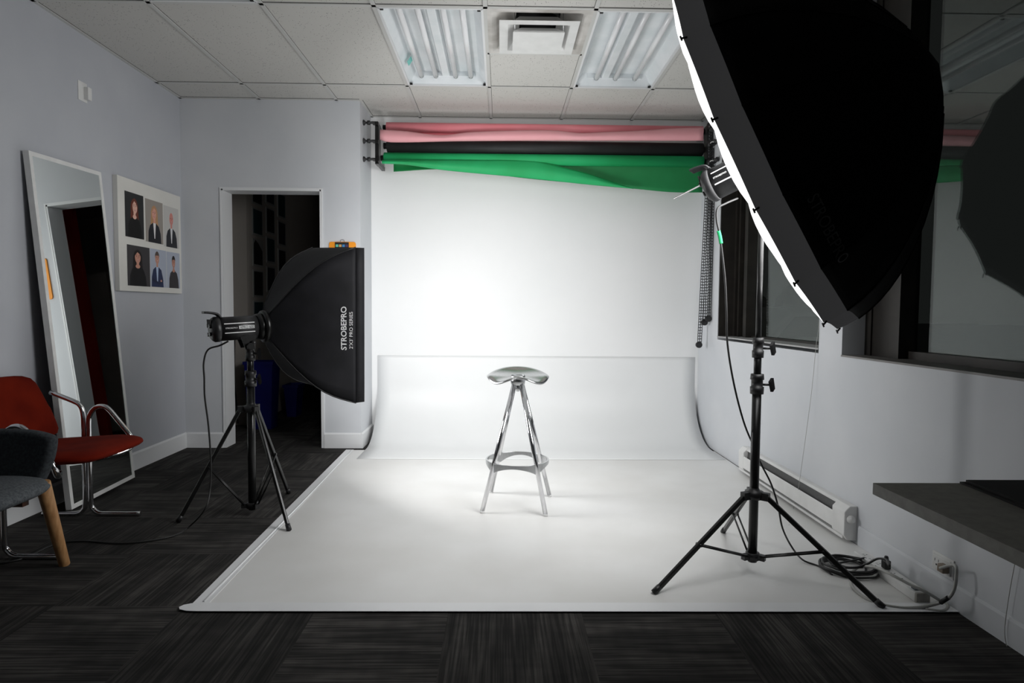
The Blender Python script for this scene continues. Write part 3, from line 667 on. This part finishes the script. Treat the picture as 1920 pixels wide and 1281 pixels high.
# faint writing on the shell
def otext(s,w,h,wc,sc_):
    t=text('maker_name',s,V((0,0,0)),(1,0,0),(0,1,0),h,textD,None,w)
    for v in t.data.vertices:
        ww=wc-v.co.x/(2*PI*RO*.9/NR);ss=sc_+v.co.y/DO
        p=opanel(ss,ww%NR);o_=(p-CO);o_=(o_-aO*o_.dot(aO)).normalized();v.co=p+o_*.006-root.location
    t.parent=root
otext('STROBEPRO',.26,.035,2.35,.24)
uh=V((0,0,1));uh=(uh-aO*uh.dot(aO)).normalized()
LH=.28;rearR=CO-aO*.262+V((.012,0,-.02))
axR=aO.copy()
stR,_,_,_,_=strobe(rearR,axR,uh,LH,.068,'black studio flash head firing into the big umbrella softbox on the right stand',(1.095,2.63,1.60),ringvis=False,side=1)
# ================================================================ CABLES
def cable(name,pts,r,m,label,cat='cable',res=6):
    P=[V(p) for p in pts];root=MB();root.tube(P,r,8,res);o=root.build(name,m);tag(o,label,cat);return o
zc=.006
pts=[at(428,640,y=3.12),at(412,648,y=3.12),at(390,656,y=3.14),at(382,680,y=3.14),at(383,710,y=3.15),at(384,745,y=3.16),at(391,800,y=3.18),at(395,860,y=3.2),at(394,915,y=3.2),at(384,955,y=3.15)]+[at(a,b_,z=zc) for a,b_ in((352,990),(325,1005),(270,1016),(215,1019),(165,1015),(120,1017),(90,1026),(50,1045),(10,1055),(-40,1060))]
cable('power_cable',pts,.0045,cableB,'black power cable from the left flash head trailing across the carpet to the chairs')
oc=cable('power_cable',[at(1383,372,y=2.56),at(1360,382,y=2.53),at(1345,392,y=2.52),at(1344,415,y=2.53),at(1350,445,y=2.55),at(1359,520,y=2.57),at(1362,580,y=2.58),at(1364,645,y=2.59),at(1376,720,y=2.6),at(1394,790,y=2.62),at(1412,835,y=2.68),at(1428,872,y=2.72),at(1446,908,y=2.74),at(1459,950,y=2.74),at(1467,990,y=2.75),at(1484,1025,z=.05),at(1505,1050,z=zc+.01),at(1535,1062,z=zc),at(1560,1078,z=zc)],.0042,cableB,'black power cable hanging from the right flash head beside its stand down to the coil')
b=MB();b.tube([at(1347,433,y=2.545),at(1350,445,y=2.55),at(1352,457,y=2.55)],.0075,8);b.build('green_tape',greenM,oc,label='green tape band')
# coil
b=MB();cc=V((1.538,2.668,0));pts=[]
for i in range(97):
    t=i/16;a=2*PI*t+.5;rr=.088+.022*math.sin(t*2.3)+.008*math.sin(t*5);pts.append((cc.x+.012*math.sin(t*3.1)+rr*1.1*math.cos(a),cc.y+.012*math.cos(t*2.7)+rr*math.sin(a),.006+.0048*t+.004*math.sin(3*a)**2))
b.tube(pts,.0048,8,2)
lst=V(pts[-1])
pl_=at(1668,1073,z=.11)
b.tube([lst,at(1560,1060,z=.035),at(1600,1065,z=.03),at(1625,1058,z=.05),at(1645,1048,z=.09),at(1662,1050,z=.11),at(1668,1062,z=.105),V((1.652,2.585,.075))],.0048,8)
o=b.build('coiled_cable',cableB);tag(o,'black cable lying in a loose coil on the white floor behind the stand leg','cable')
b=MB();b.box((1.652,2.583,.062),(.026,.03,.036));b.cyl((1.652,2.583,.078),(1.652,2.583,.098),.011,.007,n=12);o2=b.build('plug',blackP,o,bevel=.003,label='black plug in the power strip')
# power strip
root=empty('power_strip',(1.652,2.56,0),'white power strip lying on the floor along the right wall','power strip')
PX,PY0,PY1=1.652,2.345,2.78
MB().bb((PX-.026,PY0+.012,.004),(PX+.026,PY1,.042)).build('body',whiteP,root,bevel=.004)
MB().bb((PX-.027,PY0,.003),(PX+.027,PY0+.012,.043)).build('end_cap',counterM,root,bevel=.002,label='grey end cap')
MB().bb((PX-.013,PY0+.03,.040),(PX+.013,PY0+.055,.047)).build('switch',mat('switch_grey',(.12,.15,.16),.4),root)
for k in range(7):
    yy=PY0+.085+k*.05
    b=MB();b.bb((PX-.010,yy-.002,.0421),(PX-.001,yy,.0425));b.bb((PX-.010,yy+.010,.0421),(PX-.001,yy+.012,.0425));b.cyl((PX+.007,yy+.005,.0421),(PX+.007,yy+.005,.0425),.003,n=10);b.build('socket',slotM,root)
# outlet + grey cord
root=empty('wall_outlet',(XR,2.374,.106),'white double wall outlet under the grey worktop with a plug in it','outlet')
MB().bb((XR-.006,2.315,.108),(XR,2.433,.184)).build('cover_plate',whiteP,root,bevel=.002)
MB().bb((XR-.012,2.325,.118),(XR-.004,2.425,.174)).build('socket_face',whiteP,root,bevel=.002)
b=MB();
for yy in(2.40,):
    b.bb((XR-.0126,yy-.012,.150),(XR-.0119,yy-.010,.160));b.bb((XR-.0126,yy+.008,.150),(XR-.0119,yy+.010,.160));b.cyl((XR-.0126,yy,.137),(XR-.0119,yy,.137),.004,n=10)
b.build('socket_slots',slotM,root)
P=[V((XR-.035,2.345,.145)),at(1790,1060,x=1.70),at(1793,1080,x=1.695),at(1789,1105,x=1.69),at(1778,1122,x=1.675),at(1757,1132,z=.03),at(1725,1139,z=.012),at(1690,1140,z=.008),at(1655,1134,z=.008),at(1620,1120,z=.008),at(1598,1100,z=.008),at(1596,1078,z=.01),at(1610,1064,z=.02),at(1640,1064,z=.062),at(1668,1076,z=.075),at(1700,1093,z=.062),at(1735,1110,z=.05),at(1762,1126,z=.008),at(1777,1136,z=.007),at(1768,1146,z=.007),at(1735,1143,z=.007)]
o=cable('extension_cord',P,.0062,cableW,'thick grey cord looping from the wall outlet around the power strip')
MB().bb((XR-.038,2.328,.128),(XR-.012,2.362,.160)).build('plug',mat('plug_brown',(.25,.2,.15),.5),o,bevel=.004,label='brownish plug in the outlet')
b=MB();b.tube([at(1764,1130,x=1.668),at(1778,1121,x=1.672)],.0085,8,smooth=False);b.build('tape_band',cableB,o,label='black tape band')
# ================================================================ HEATER
root=empty('baseboard_heater',(XR-.03,3.6,.02),'white electric baseboard heater low on the right wall','heater')
Y0,Y1=2.97,4.33;X0=XR-.062;darkFin=noisy(mat('heater_fins',(.10,.10,.10),.6,.3),400,(.06,.06,.06),(.14,.14,.14))
def prof(pl,y0,y1,name,m,bev=0,lab=None):
    b=MB();b.prism(pl,(XR,y0,0),(-1,0,0),(0,0,1),(0,1,0),y1-y0);return b.build(name,m,root,bevel=bev,label=lab)
prof([(0,.185),(.030,.185),(.040,.178),(.040,.172),(.028,.178),(0,.178)],Y0+.11,Y1-.08,'top_hood',whiteP)
prof([(0,.178),(.030,.165),(.040,.10),(.040,.03),(0,.03)],Y0+.11,Y1-.08,'heating_cavity',darkFin)
prof([(.056,.132),(.062,.126),(.062,.052),(.056,.052)],Y0+.11,Y1-.08,'front_panel',whiteP)
prof([(0,.022),(.06,.022),(.06,.036),(0,.036)],Y0+.02,Y1,'bottom_rail',whiteP)
for k,(a,c) in enumerate(((Y0,Y0+.115),(Y1-.085,Y1))):
    prof([(0,.188),(.037,.188),(.064,.160),(.064,.045),(.045,.018),(0,.018)],a,c,'end_cap',whiteP,.004)
b=MB();b.lathe((XR-.034,Y0-.001,.125),(0,-1,0),[(0,.020),(.006,.020),(.010,.014),(.02,.013),(.022,0)],20);b.build('thermostat_knob',whiteP,root)
# ================================================================ WORKTOP
root=empty('worktop',(1.33,.6,0),'grey laminate worktop along the right wall, bottom right','worktop')
MB().bb((.905,-.4,.722-.028),(XR,1.478,.722)).build('top',counterM,root,bevel=.001)
for yy in(.15,):
    MB().bb((.95,yy,0),(.99,yy+.04,.694)).build('leg',darkFrame,root)
b=MB();a=at(1800,907,z=.722);b.prism([(a.x,1.474),(1.735,1.474),(1.735,1.02),(1.10,1.17)],(0,0,.7225),(1,0,0),(0,1,0),(0,0,1),.004);b.prism([(a.x+.012,1.470),(1.73,1.470),(1.73,1.03),(1.112,1.178)],(0,0,.727),(1,0,0),(0,1,0),(0,0,1),.005)
o=b.build('black_folder',slotM);tag(o,'thin flat black folder lying on the grey worktop','folder')
# thin cords
o=cable('blind_cord',[at(1541,470,x=1.742),at(1536,600,x=1.742),at(1530,650,x=1.735),at(1521,740,x=1.72),at(1505,860,x=1.70),at(1496,920,x=1.69),at(1486,960,x=1.68),at(1479,985,z=.004)],.0012,cableW,'thin grey blind cord hanging from the first window down to the heater','cord')
o=cable('thin_cord',[at(1903,1056,x=1.735),at(1893,1110,x=1.735),at(1884,1176,x=1.735),at(1886,1205,x=1.735),at(1893,1225,x=1.735)],.0012,cableW,'thin cord hanging on the right wall below the worktop','cord')
# ================================================================ LEFT WALL
root=empty('wall_switch',(XL,3.915,2.39),'small white wall switch plate high on the left wall','switch')
MB().bb((XL,3.865,2.385),(XL+.004,3.945,2.50)).build('plate',whiteP,root,bevel=.001)
MB().bb((XL+.004,3.915,2.40),(XL+.03,3.95,2.475)).build('rocker',whiteP,root,bevel=.002)
# mirror
nM=V((1,.008,.068)).normalized();pM=V((-2.45,3.78,1.0))
def onm(px,py):
    d=FW+RT*((px-960)/F)+UP*((640.5-py)/F);return CAM+d*((pM-CAM).dot(nM)/d.dot(nM))
q1,q2,q3,q4=onm(61,285),onm(197,326),onm(244,899),onm(125,960)
mw=((q2-q1)+(q3-q4));mw=(mw-nM*mw.dot(nM)).normalized();mt=nM.cross(mw)*(1 if nM.cross(mw).z>0 else -1)
root=empty('leaning_mirror',(q3+q4)/2-V((0,0,(q3+q4).z/2)),'tall white framed mirror leaning against the left wall','mirror')
RM=Matrix((mw,mt,nM)).transposed();W_=((q2-q1).length+(q3-q4).length)/2;mh=((q1-q4).length+(q2-q3).length)/2;fwid=.024
c0=(q1+q2+q3+q4)/4-nM*.012;c0+=mt*((.0025-(c0-mt*mh/2-nM*.016).z)/mt.z if (c0-mt*mh/2-nM*.016-mw*W_/2).z<.0025 else 0)
b=MB()
for s in(-1,1):
    b.box(c0+mw*s*(W_/2-fwid/2),(fwid,mh,.032),RM);b.box(c0+mt*s*(mh/2-fwid/2),(W_-2*fwid,fwid,.032),RM)
b.build('mirror_frame',whiteP,root,bevel=.002)
MB().box(c0+nM*.012,(W_-2*fwid,mh-2*fwid,.004),RM).build('mirror_glass',mirrorM,root)
b=MB();b.box(c0-nM*.010,(W_-.01,mh-.01,.004),RM);b.build('backing_board',darkFelt,root)
for s in(-.26,.22):MB().box(c0+mt*(mh/2+.001)+mw*s+nM*.004,(.07,.003,.012),RM).build('top_clip',counterM,root)
# portrait panel with six flat printed photos
Y0,Y1,Z0,Z1=4.18,4.985,1.245,2.004
root=empty('portrait_panel',(XL,(Y0+Y1)/2,Z0),'white wall panel with six portrait photos, right of the leaning mirror','picture')
MB().bb((XL+.0004,Y0,Z0),(XL+.032,Y1,Z1)).build('panel_board',noisy(mat('panel_white',(.72,.71,.67),.6),4,(.70,.69,.65),(.74,.73,.69)),root,bevel=.002)
XP=XL+.0325
PM={}
def pm(c):
    if c not in PM:PM[c]=mat('print_%d'%len(PM),c,.5)
    return PM[c]
def ell(cx,cy,rx,ry,n=18,a0=0,a1=2*PI):return [(cx+rx*math.cos(a0+(a1-a0)*i/n),cy+ry*math.sin(a0+(a1-a0)*i/n)) for i in range(n)]
skin=(.60,.30,.22);skinL=(.75,.45,.36)
#  u: 0..1 to the right (along +y), v: 0..1 up ; layers of (polygon,colour)
def person(bg,hair,skn,top,shirt,longh,turn=0,arms=False,bald=False,dy=0,cx=.5,sc_=1.0):
    L=[([(0,0),(1,0),(1,1),(0,1)],bg)]
    hx,hy=cx,.70+dy;rx,ry=.125*sc_,.155*sc_
    if longh:L.append((ell(hx,hy-.02,rx*1.55,ry*1.30)+[],hair));L.append(([(hx-rx*1.55,hy),(hx+rx*1.5,hy),(hx+rx*1.75,hy-.30*longh),(hx-rx*1.75,hy-.32*longh)],hair))
    L.append(([(hx-.36*sc_,0),(hx-.34*sc_,.26),(hx-.25*sc_,.40+dy),(hx-.09,.47+dy),(hx+.09,.47+dy),(hx+.25*sc_,.40+dy),(hx+.35*sc_,.24),(hx+.38*sc_,0)],top))
    L.append(([(hx-.05,.43+dy),(hx+.05,.43+dy),(hx+.06,hy-.08),(hx-.06,hy-.08)],skn))
    if shirt:L.append(([(hx-.075,.47+dy),(hx+.075,.47+dy),(hx+.02,.10),(hx-.02,.10)],shirt))
    else:L.append((ell(hx,.47+dy,.10,.05),skn))
    L.append((ell(hx+turn*.02,hy,rx,ry),skn))
    if not bald and not longh:L.append((ell(hx,hy+ry*.25,rx*1.06,ry*.95,14,0,PI)+[(hx-rx*1.05,hy+ry*.05),(hx-rx*.8,hy+ry*.45),(hx+rx*.7,hy+ry*.5)],hair))
    if longh:L.append(([(hx-rx*1.1,hy+ry*.1),(hx-rx*.7,hy+ry*.95),(hx+rx*.1,hy+ry*1.25),(hx+rx*.9,hy+ry*.9),(hx+rx*1.15,hy),(hx+rx*.6,hy+ry*.55),(hx-.1*rx,hy+ry*.8)],hair))
    for s in(-1,1):L.append((ell(hx+turn*.02+s*rx*.42,hy+ry*.1,rx*.16,ry*.07,8),(.06,.03,.02)));L.append(([(hx+turn*.02+s*rx*.2,hy+ry*.28),(hx+turn*.02+s*rx*.66,hy+ry*.28),(hx+turn*.02+s*rx*.62,hy+ry*.35),(hx+turn*.02+s*rx*.24,hy+ry*.35)],hair if not bald else (.5,.35,.3)))
    L.append(([(hx-.008,hy+ry*.05),(hx+.014,hy+ry*.05),(hx+.024,hy-ry*.22),(hx-.012,hy-ry*.22)],tuple(q*.8 for q in skn)))
    L.append((ell(hx+turn*.02,hy-ry*.48,rx*.42,ry*.10,12),(.45,.10,.09)));L.append((ell(hx+turn*.02,hy-ry*.46,rx*.30,ry*.04,10),(.85,.8,.78)))
    if arms:L.append(([(hx-.34,.16),(hx+.1,.06),(hx+.36,.16),(hx+.34,.22),(hx+.08,.13),(hx-.32,.23)],tuple(q*.6 for q in top)));L.append((ell(hx+.22,.17,.05,.03,10),skn))
    return L
ph_=[(4.255,4.475,1.612,1.916,person((.02,.021,.022),(.14,.03,.015),skinL,(.004,.004,.004),None,1.0,1)),
    (4.495,4.725,1.604,1.908,person((.32,.29,.26),(.50,.28,.14),(.72,.36,.28),(.012,.013,.018),(.8,.78,.78),1.25,-1)),
    (4.735,4.950,1.594,1.900,person((.56,.55,.53),(.5,.4,.38),(.66,.26,.22),(.015,.017,.022),(.75,.75,.76),0,0,bald=True)),
    (4.268,4.540,1.283,1.560,person((.045,.042,.045),(.012,.008,.008),skin,(.004,.004,.005),None,.95,0,cx=.45,dy=.02)),
    (4.545,4.760,1.285,1.560,person((.42,.46,.55),(.10,.07,.06),(.58,.30,.22),(.02,.03,.085),(.45,.55,.72),0,0,arms=True,dy=.06,cx=.42)),
    (4.765,4.955,1.285,1.558,person((.42,.46,.55),(.02,.014,.012),(.50,.24,.17),(.03,.024,.028),None,0,0,dy=.02,cx=.52))]
for a,c,z0,z1,L in ph_:
    b=MB();mats=[];kk=0
    for k,(poly,col) in enumerate(L):
        mm=pm(tuple(round(q,3) for q in col))
        if mm not in mats:mats.append(mm)
        poly=[(max(0,min(1,p)),max(0,min(1,q))) for p,q in poly]
        b.add([(XP+.0002+.00012*k,a+(c-a)*p,z0+(z1-z0)*q) for p,q in poly],[tuple(range(len(poly)))],mats.index(mm))
    b.build('portrait_photo',mats,root,fixn=False)
# orange board with colour chart on the pier right of the door
a=at(617,455,y=YD-.01);c=at(667,466,y=YD-.01)
root=empty('orange_board',((a.x+c.x)/2,YD,1.34),'orange board hanging on a hook on the wall above the rectangular softbox','board')
b=MB();x0,x1,z1,z0=a.x,c.x,1.672,1.345;rr=.018;pl=[]
for (qx,qz,a0) in((x1-rr,z1-rr,0),(x0+rr,z1-rr,PI/2),(x0+rr,z0+rr,PI),(x1-rr,z0+rr,3*PI/2)):
    for i in range(5):pl.append((qx+rr*math.cos(a0+i*PI/8),qz+rr*math.sin(a0+i*PI/8)))
b.prism(pl,(0,YD-.0003,0),(1,0,0),(0,0,1),(0,-1,0),.010);b.build('board',orangeM,root)
root2=empty('colour_chart',((x0+x1)/2,YD-.014,1.55),'black colour chart with teal, tan and blue patches clipped over the orange board','colour chart')
xm=(x0+x1)/2
MB().bb((xm-.058,YD-.018,1.55),(xm+.052,YD-.011,z1-.004)).build('case',slotM,root2,bevel=.002)
for k,col in enumerate(((.12,.55,.42),(.62,.35,.12),(.05,.22,.50),(.06,.03,.10))):
    for j in range(3):
        cc_=col if j==0 else tuple(min(.9,q*(.5+.6*random.random())+.03) for q in col[::-1])
        MB().bb((xm-.051+k*.026,YD-.0195,z1-.042-j*.028),(xm-.031+k*.026,YD-.018,z1-.022-j*.028)).build('colour_patch',pm(tuple(round(q,3) for q in cc_)),root2)
b=MB();b.tube([(xm-.016,YD-.008,z1-.004),(xm-.016,YD-.008,z1+.012),(xm,YD-.008,z1+.018),(xm+.014,YD-.008,z1+.012),(xm+.014,YD-.008,z1-.004)],.0016,6,smooth=False);b.build('wire_hanger',darkFrame,root2)
# ================================================================ ADJOINING ROOM THINGS
tones=[(.02,.02,.02),(.05,.06,.14),(.04,.04,.05),(.05,.025,.025),(.02,.05,.06),(.03,.035,.1)]
pw=[((.42,.42,.42))]
n_=0
ords={0:'nearest the doorway edge',1:'in the middle column',2:'in the far column'}
rowsn=['top row','second row','third row','fourth row','bottom row']
boardM=mat('picture_mount',(.36,.36,.35),.6)
for ci,(ya,yb_) in enumerate(((6.20,6.42),(6.56,6.76),(6.90,7.10))):
    for ri in range(5):
        zt_=2.42-ri*.305+(.06 if ci==1 else (-.03 if ci==2 else 0))
        root=empty('framed_picture',(-2.436,(ya+yb_)/2,zt_-.25),'dim picture on the hallway wall, %s, %s'%(rowsn[ri],ords[ci]),'picture','pictures on the hallway wall')
        MB().bb((-2.44,ya-.02,zt_-.26),(-2.432,yb_+.02,zt_+.01)).build('mount',boardM,root)
        if ri==2 and ci==0:
            b=MB();b.prism([(ya,zt_-.24),(yb_,zt_-.24),(yb_,zt_-.10),(ya+.12,zt_-.03),(ya+.04,zt_-.0),(ya,zt_-.04)],(-2.4315,0,0),(0,1,0),(0,0,1),(1,0,0),.001);b.build('print',pm(tones[0]),root)
        else:
            MB().bb((-2.4318,ya,zt_-.24),(-2.431,yb_,zt_-.005)).build('print',pm(tones[(ci*2+ri*3+ri)%6]),root)
        n_+=1
def bin_(x0,x1,y0,y1,h,label,lid):
    root=empty('recycling_bin',((x0+x1)/2,(y0+y1)/2,0),label,'bin','blue bins in the hallway')
    t=.025;b=MB();b.add([(x0+t,y0+t,0),(x1-t,y0+t,0),(x1-t,y1-t,0),(x0+t,y1-t,0),(x0,y0,h),(x1,y0,h),(x1,y1,h),(x0,y1,h)],[(0,3,2,1),(0,1,5,4),(1,2,6,5),(2,3,7,6),(3,0,4,7)]);b.build('bin_body',blueM,root,solid=.006)
    b=MB()
    for a_,b__ in (((x0-.012,y0-.012),(x1+.012,y0+.006)),((x0-.012,y1-.006),(x1+.012,y1+.012)),((x0-.012,y0),(x0+.006,y1)),((x1-.006,y0),(x1+.012,y1))):b.bb((*a_,h-.02),(*b__,h+.008))
    b.build('rim',blueM,root)
bin_(-2.385,-2.13,5.82,6.03,.63,'tall blue bin standing in the dark doorway behind the softbox',0)
bin_(-2.26,-2.12,6.5,6.72,.33,'small blue bin standing further back in the dark doorway',0)
for k in range(2):
    x_=-2.70+k*.09
    root=empty('hall_switch',(x_,6.05,1.15),'light switch plate on the hallway wall, '+('left of the pair' if k==0 else 'right of the pair'),'switch','switch pair in the hallway')
    MB().bb((x_-.03,6.043,1.13),(x_+.03,6.05,1.245)).build('plate',whiteP,root);MB().bb((x_-.008,6.036,1.175),(x_+.008,6.043,1.20)).build('toggle',slotM,root)
b=MB();b.tube([(-2.56,6.04,.95),(-2.57,6.04,.5),(-2.55,6.035,.15),(-2.54,6.03,.02)],.006,6);tag(b.build('hall_cable',cableB),'black cable running down the hallway wall behind the light stand','cable')
o=MB().bb((-.74,6.5,0),(.45,6.56,2.6)).build('red_partition',redW);tag(o,'tall red partition in the adjoining room, seen in the leaning mirror','partition')
R_=Matrix.Rotation(-.12,3,'X')
b=MB();b.bb((-.62,7.1,0),(-.37,7.14,1.78));tag(b.build('display_board',beigeM),'tall pale grey board standing in the adjoining room beside the red partition','board')
# ================================================================ RED CHAIR
root=empty('red_lounge_chair',(-2.15,3.08,0),'red upholstered lounge chair with chrome tube arms in front of the mirror','chair')
YC=3.08
def pillow(fn,n1=12,n2=56,p=5.):
    """rounded cushion: fn(x,y,z) places points of a unit superellipse pad"""
    b=MB()
    for sg in(1,-1):
        def g_(u,v):
            a=2*PI*v;k=(abs(math.cos(a))**p+abs(math.sin(a))**p)**(1/p);r=math.sin(u*PI/2)
            return fn(r*math.cos(a)/k,r*math.sin(a)/k,sg*max(0,1-r**5)**.5)
        b.grid(g_,n1,n2)
    return b
def seatp(x,y,z):
    X=-2.145+.285*x;Y=YC+.265*y
    return (X,Y,.430+.018*x+.036*z-.012*(z>0)*(1-x*x)*(1-y*y)+(-.012*max(0,x-.5)*2))
pillow(seatp).build('seat_cushion',redM,root)
def backp(x,y,z):
    Y=YC+.275*y*(1-.08*max(0,x));return (-2.435-.065*x+.035*z+.03*(y*y-.5),Y,.615+.165*x-.012*abs(y)**4*(x>0))
pillow(backp,p=9.).build('backrest',redM,root)
for s,nm in((1,'far'),(-1,'near')):
    y=YC+s*.295
    b=MB();r_=.0125
    # rear tube: foot back, up, bend to armrest going back
    b.tube([(-2.48,y,.014),(-2.34,y,.014),(-2.29,y,.016),(-2.262,y,.035),(-2.25,y,.08),(-2.248,y,.30),(-2.248,y,.50),(-2.25,y,.56),(-2.262,y,.60),(-2.295,y,.625),(-2.42,y,.675)],r_,12)
    b.build('arm_tube',chromeM,root)
    b=MB();b.tube([(-1.955,y,.014),(-2.12,y,.014),(-2.175,y,.016),(-2.205,y,.035),(-2.219,y,.08),(-2.221,y,.30),(-2.221,y,.50),(-2.212,y,.555),(-2.185,y,.590),(-2.15,y,.602),(-2.115,y,.588),(-2.07,y,.535),(-2.015,y,.462),(-1.99,y,.415),(-1.992,y-s*.02,.378),(-2.02,y-s*.07,.362),(-2.06,y-s*.13,.36)],r_,12)
    b.build('arm_tube',chromeM,root)
for x in(-2.235,):
    MB().tube([(x,YC-.295,.385),(x,YC-.25,.378),(x,YC,.370),(x,YC+.25,.378),(x,YC+.295,.385)],.011,10).build('cross_tube',chromeM,root)
# ================================================================ DARK ARMCHAIR
AC=V((-2.22,2.43,0))
root=empty('armchair',AC,'dark grey felt armchair with wooden legs at the left edge, nearest the camera','chair')
def uplan(t):      # t -1..1 : near arm front -> back -> far arm front, unit outward normal too
    hw=.275;L=.37;arc=PI*hw;tot=arc+2*L;q=abs(t)*tot/2;sg=1 if t>0 else -1
    bx=AC.x-.05
    if q<arc/2:
        a=q/hw;return V((bx-hw*math.cos(a),AC.y+sg*hw*math.sin(a),0))
    d=q-arc/2;return V((bx+d,AC.y+sg*(hw-.03*(d/L)**2),0))
def shell(u,v):
    t=-1+2*v;p=uplan(t);fr=max(0,(abs(t)-.72)/.28)
    top=.61+.17*math.cos(min(1,abs(t)*1.6)*PI/2)**2-.03*fr**3
    z=.35+(top-.35)*u;c=V((AC.x,AC.y,0));p=c+(p-c)*(.93+.07*math.sin(u*PI/2));
    p.x-=.05*fr*(1-u)*(1-u);return V((p.x,p.y,z))
b=MB();b.grid(shell,10,56);b.build('shell',darkFelt,root,solid=.05,subd=1)
def padp(x,y,z):return (AC.x+.075+.285*x,AC.y+.262*y,.385+.042*z)
b=pillow(padp,p=3.6);b.build('seat_pad',greyFelt,root,label='grey seat pad')
def cyl2(a,c,r1,r2):return MB().cyl(a,c,r1,r2,n=20)
for tx,ty,fx,fy in((-1.915,2.61,-1.912,2.722),(-1.925,2.25,-1.915,2.14),(-2.40,2.62,-2.50,2.73),(-2.40,2.24,-2.50,2.13)):
    cyl2((tx,ty,.40),(fx,fy,0),.028,.021).build('leg',woodM,root,bevel=.004)
MB().box((-2.18,2.6,.325),(.40,.035,.045)).build('stretcher',mat('dark_wood',(.08,.03,.015),.5),root)
MB().box((-2.22,2.26,.335),(.40,.035,.045)).build('stretcher',woodM,root)
# ================================================================ OUTSIDE
o=MB().bb((2.05,-6,-.25),(60,80,-.2)).build('ground_outside',asph,kind='structure')
def car(o,rz,m,label):
    root=empty('parked_car',o,label,'car','parked cars outside the window');R=Matrix.Rotation(rz,3,'Z');o=V(o)
    pr=[(-2.1,.35),(-2.15,.7),(-1.9,.85),(-1.2,.92),(-.5,1.38),(.7,1.42),(1.5,1.0),(2.1,.9),(2.2,.55),(2.15,.3)]
    b=MB();S=[(-.86,.93),(-.8,1.0),(0,1.02),(.8,1.0),(.86,.93)]
    for (y0_,k0),(y1_,k1) in zip(S,S[1:]):
        n=len(pr)
        vs=[o+R@V((x,y0_*(1-.18*max(0,(z-.9)/.5)),z*k0)) for x,z in pr]+[o+R@V((x,y1_*(1-.18*max(0,(z-.9)/.5)),z*k1)) for x,z in pr]
        b.add(vs,[(i,i+1,n+i+1,n+i) for i in range(n-1)],0,True)
    for y_ in(-.86,.86):b.add([o+R@V((x,y_*(1-.18*max(0,(z-.9)/.5)),z*.93)) for x,z in pr],[tuple(range(len(pr)))])
    b.build('car_body',m,root)
    for s in(-1,1):
        b=MB();b.add([o+R@V((x,s*(.875-.16*max(0,(z-.9)/.5)),z)) for x,z in((-1.05,.92),(-.45,1.26),(.65,1.28),(1.3,.96))],[(0,1,2,3)]);b.build('side_window',slotM,root)
        for x in(-1.35,1.35):MB().cyl(o+R@V((x,s*.72,.32)),o+R@V((x,s*.88,.32)),.32,n=24).build('wheel',slotM,root)
    return root
car((4.75,10.8,-.2),.5,carM,'pale parked car seen faintly through the first window')
car((7.6,17.5,-.2),.2,carM2,'darker parked car farther away outside the first window')
b=MB()
for i in range(3):
    x=22.6+i*4.3+random.random()*.5;y=58-i*.8
    q=MB()
    def fn(u,v,x=x,y=y,h=random.uniform(2.6,4.2),w=random.uniform(1.6,2.3)):
        a=PI*(u-.5);t=2*PI*v;k=1+.15*math.sin(5*t+i)*math.cos(3*a)+.08*math.sin(11*t);return (x+w*k*math.cos(a)*math.cos(t),y+w*k*math.cos(a)*math.sin(t),h*.55+h*.55*math.sin(a)*k-.2)
    q.grid(fn,14,24);o=q.build('distant_tree',hedgeM);tag(o,'dark bushy tree on the horizon outside the first window','tree','trees on the horizon outside')
# ================================================================ WORLD & VIEW
w=bpy.data.worlds.new('world');bpy.context.scene.world=w;w.use_nodes=True
bg=w.node_tree.nodes['Background'];bg.inputs[0].default_value=(.50,.52,.50,1);bg.inputs[1].default_value=.022
vs=bpy.context.scene.view_settings;vs.view_transform='Standard';vs.look='None';vs.exposure=.1;vs.gamma=1;vs.use_curve_mapping=False
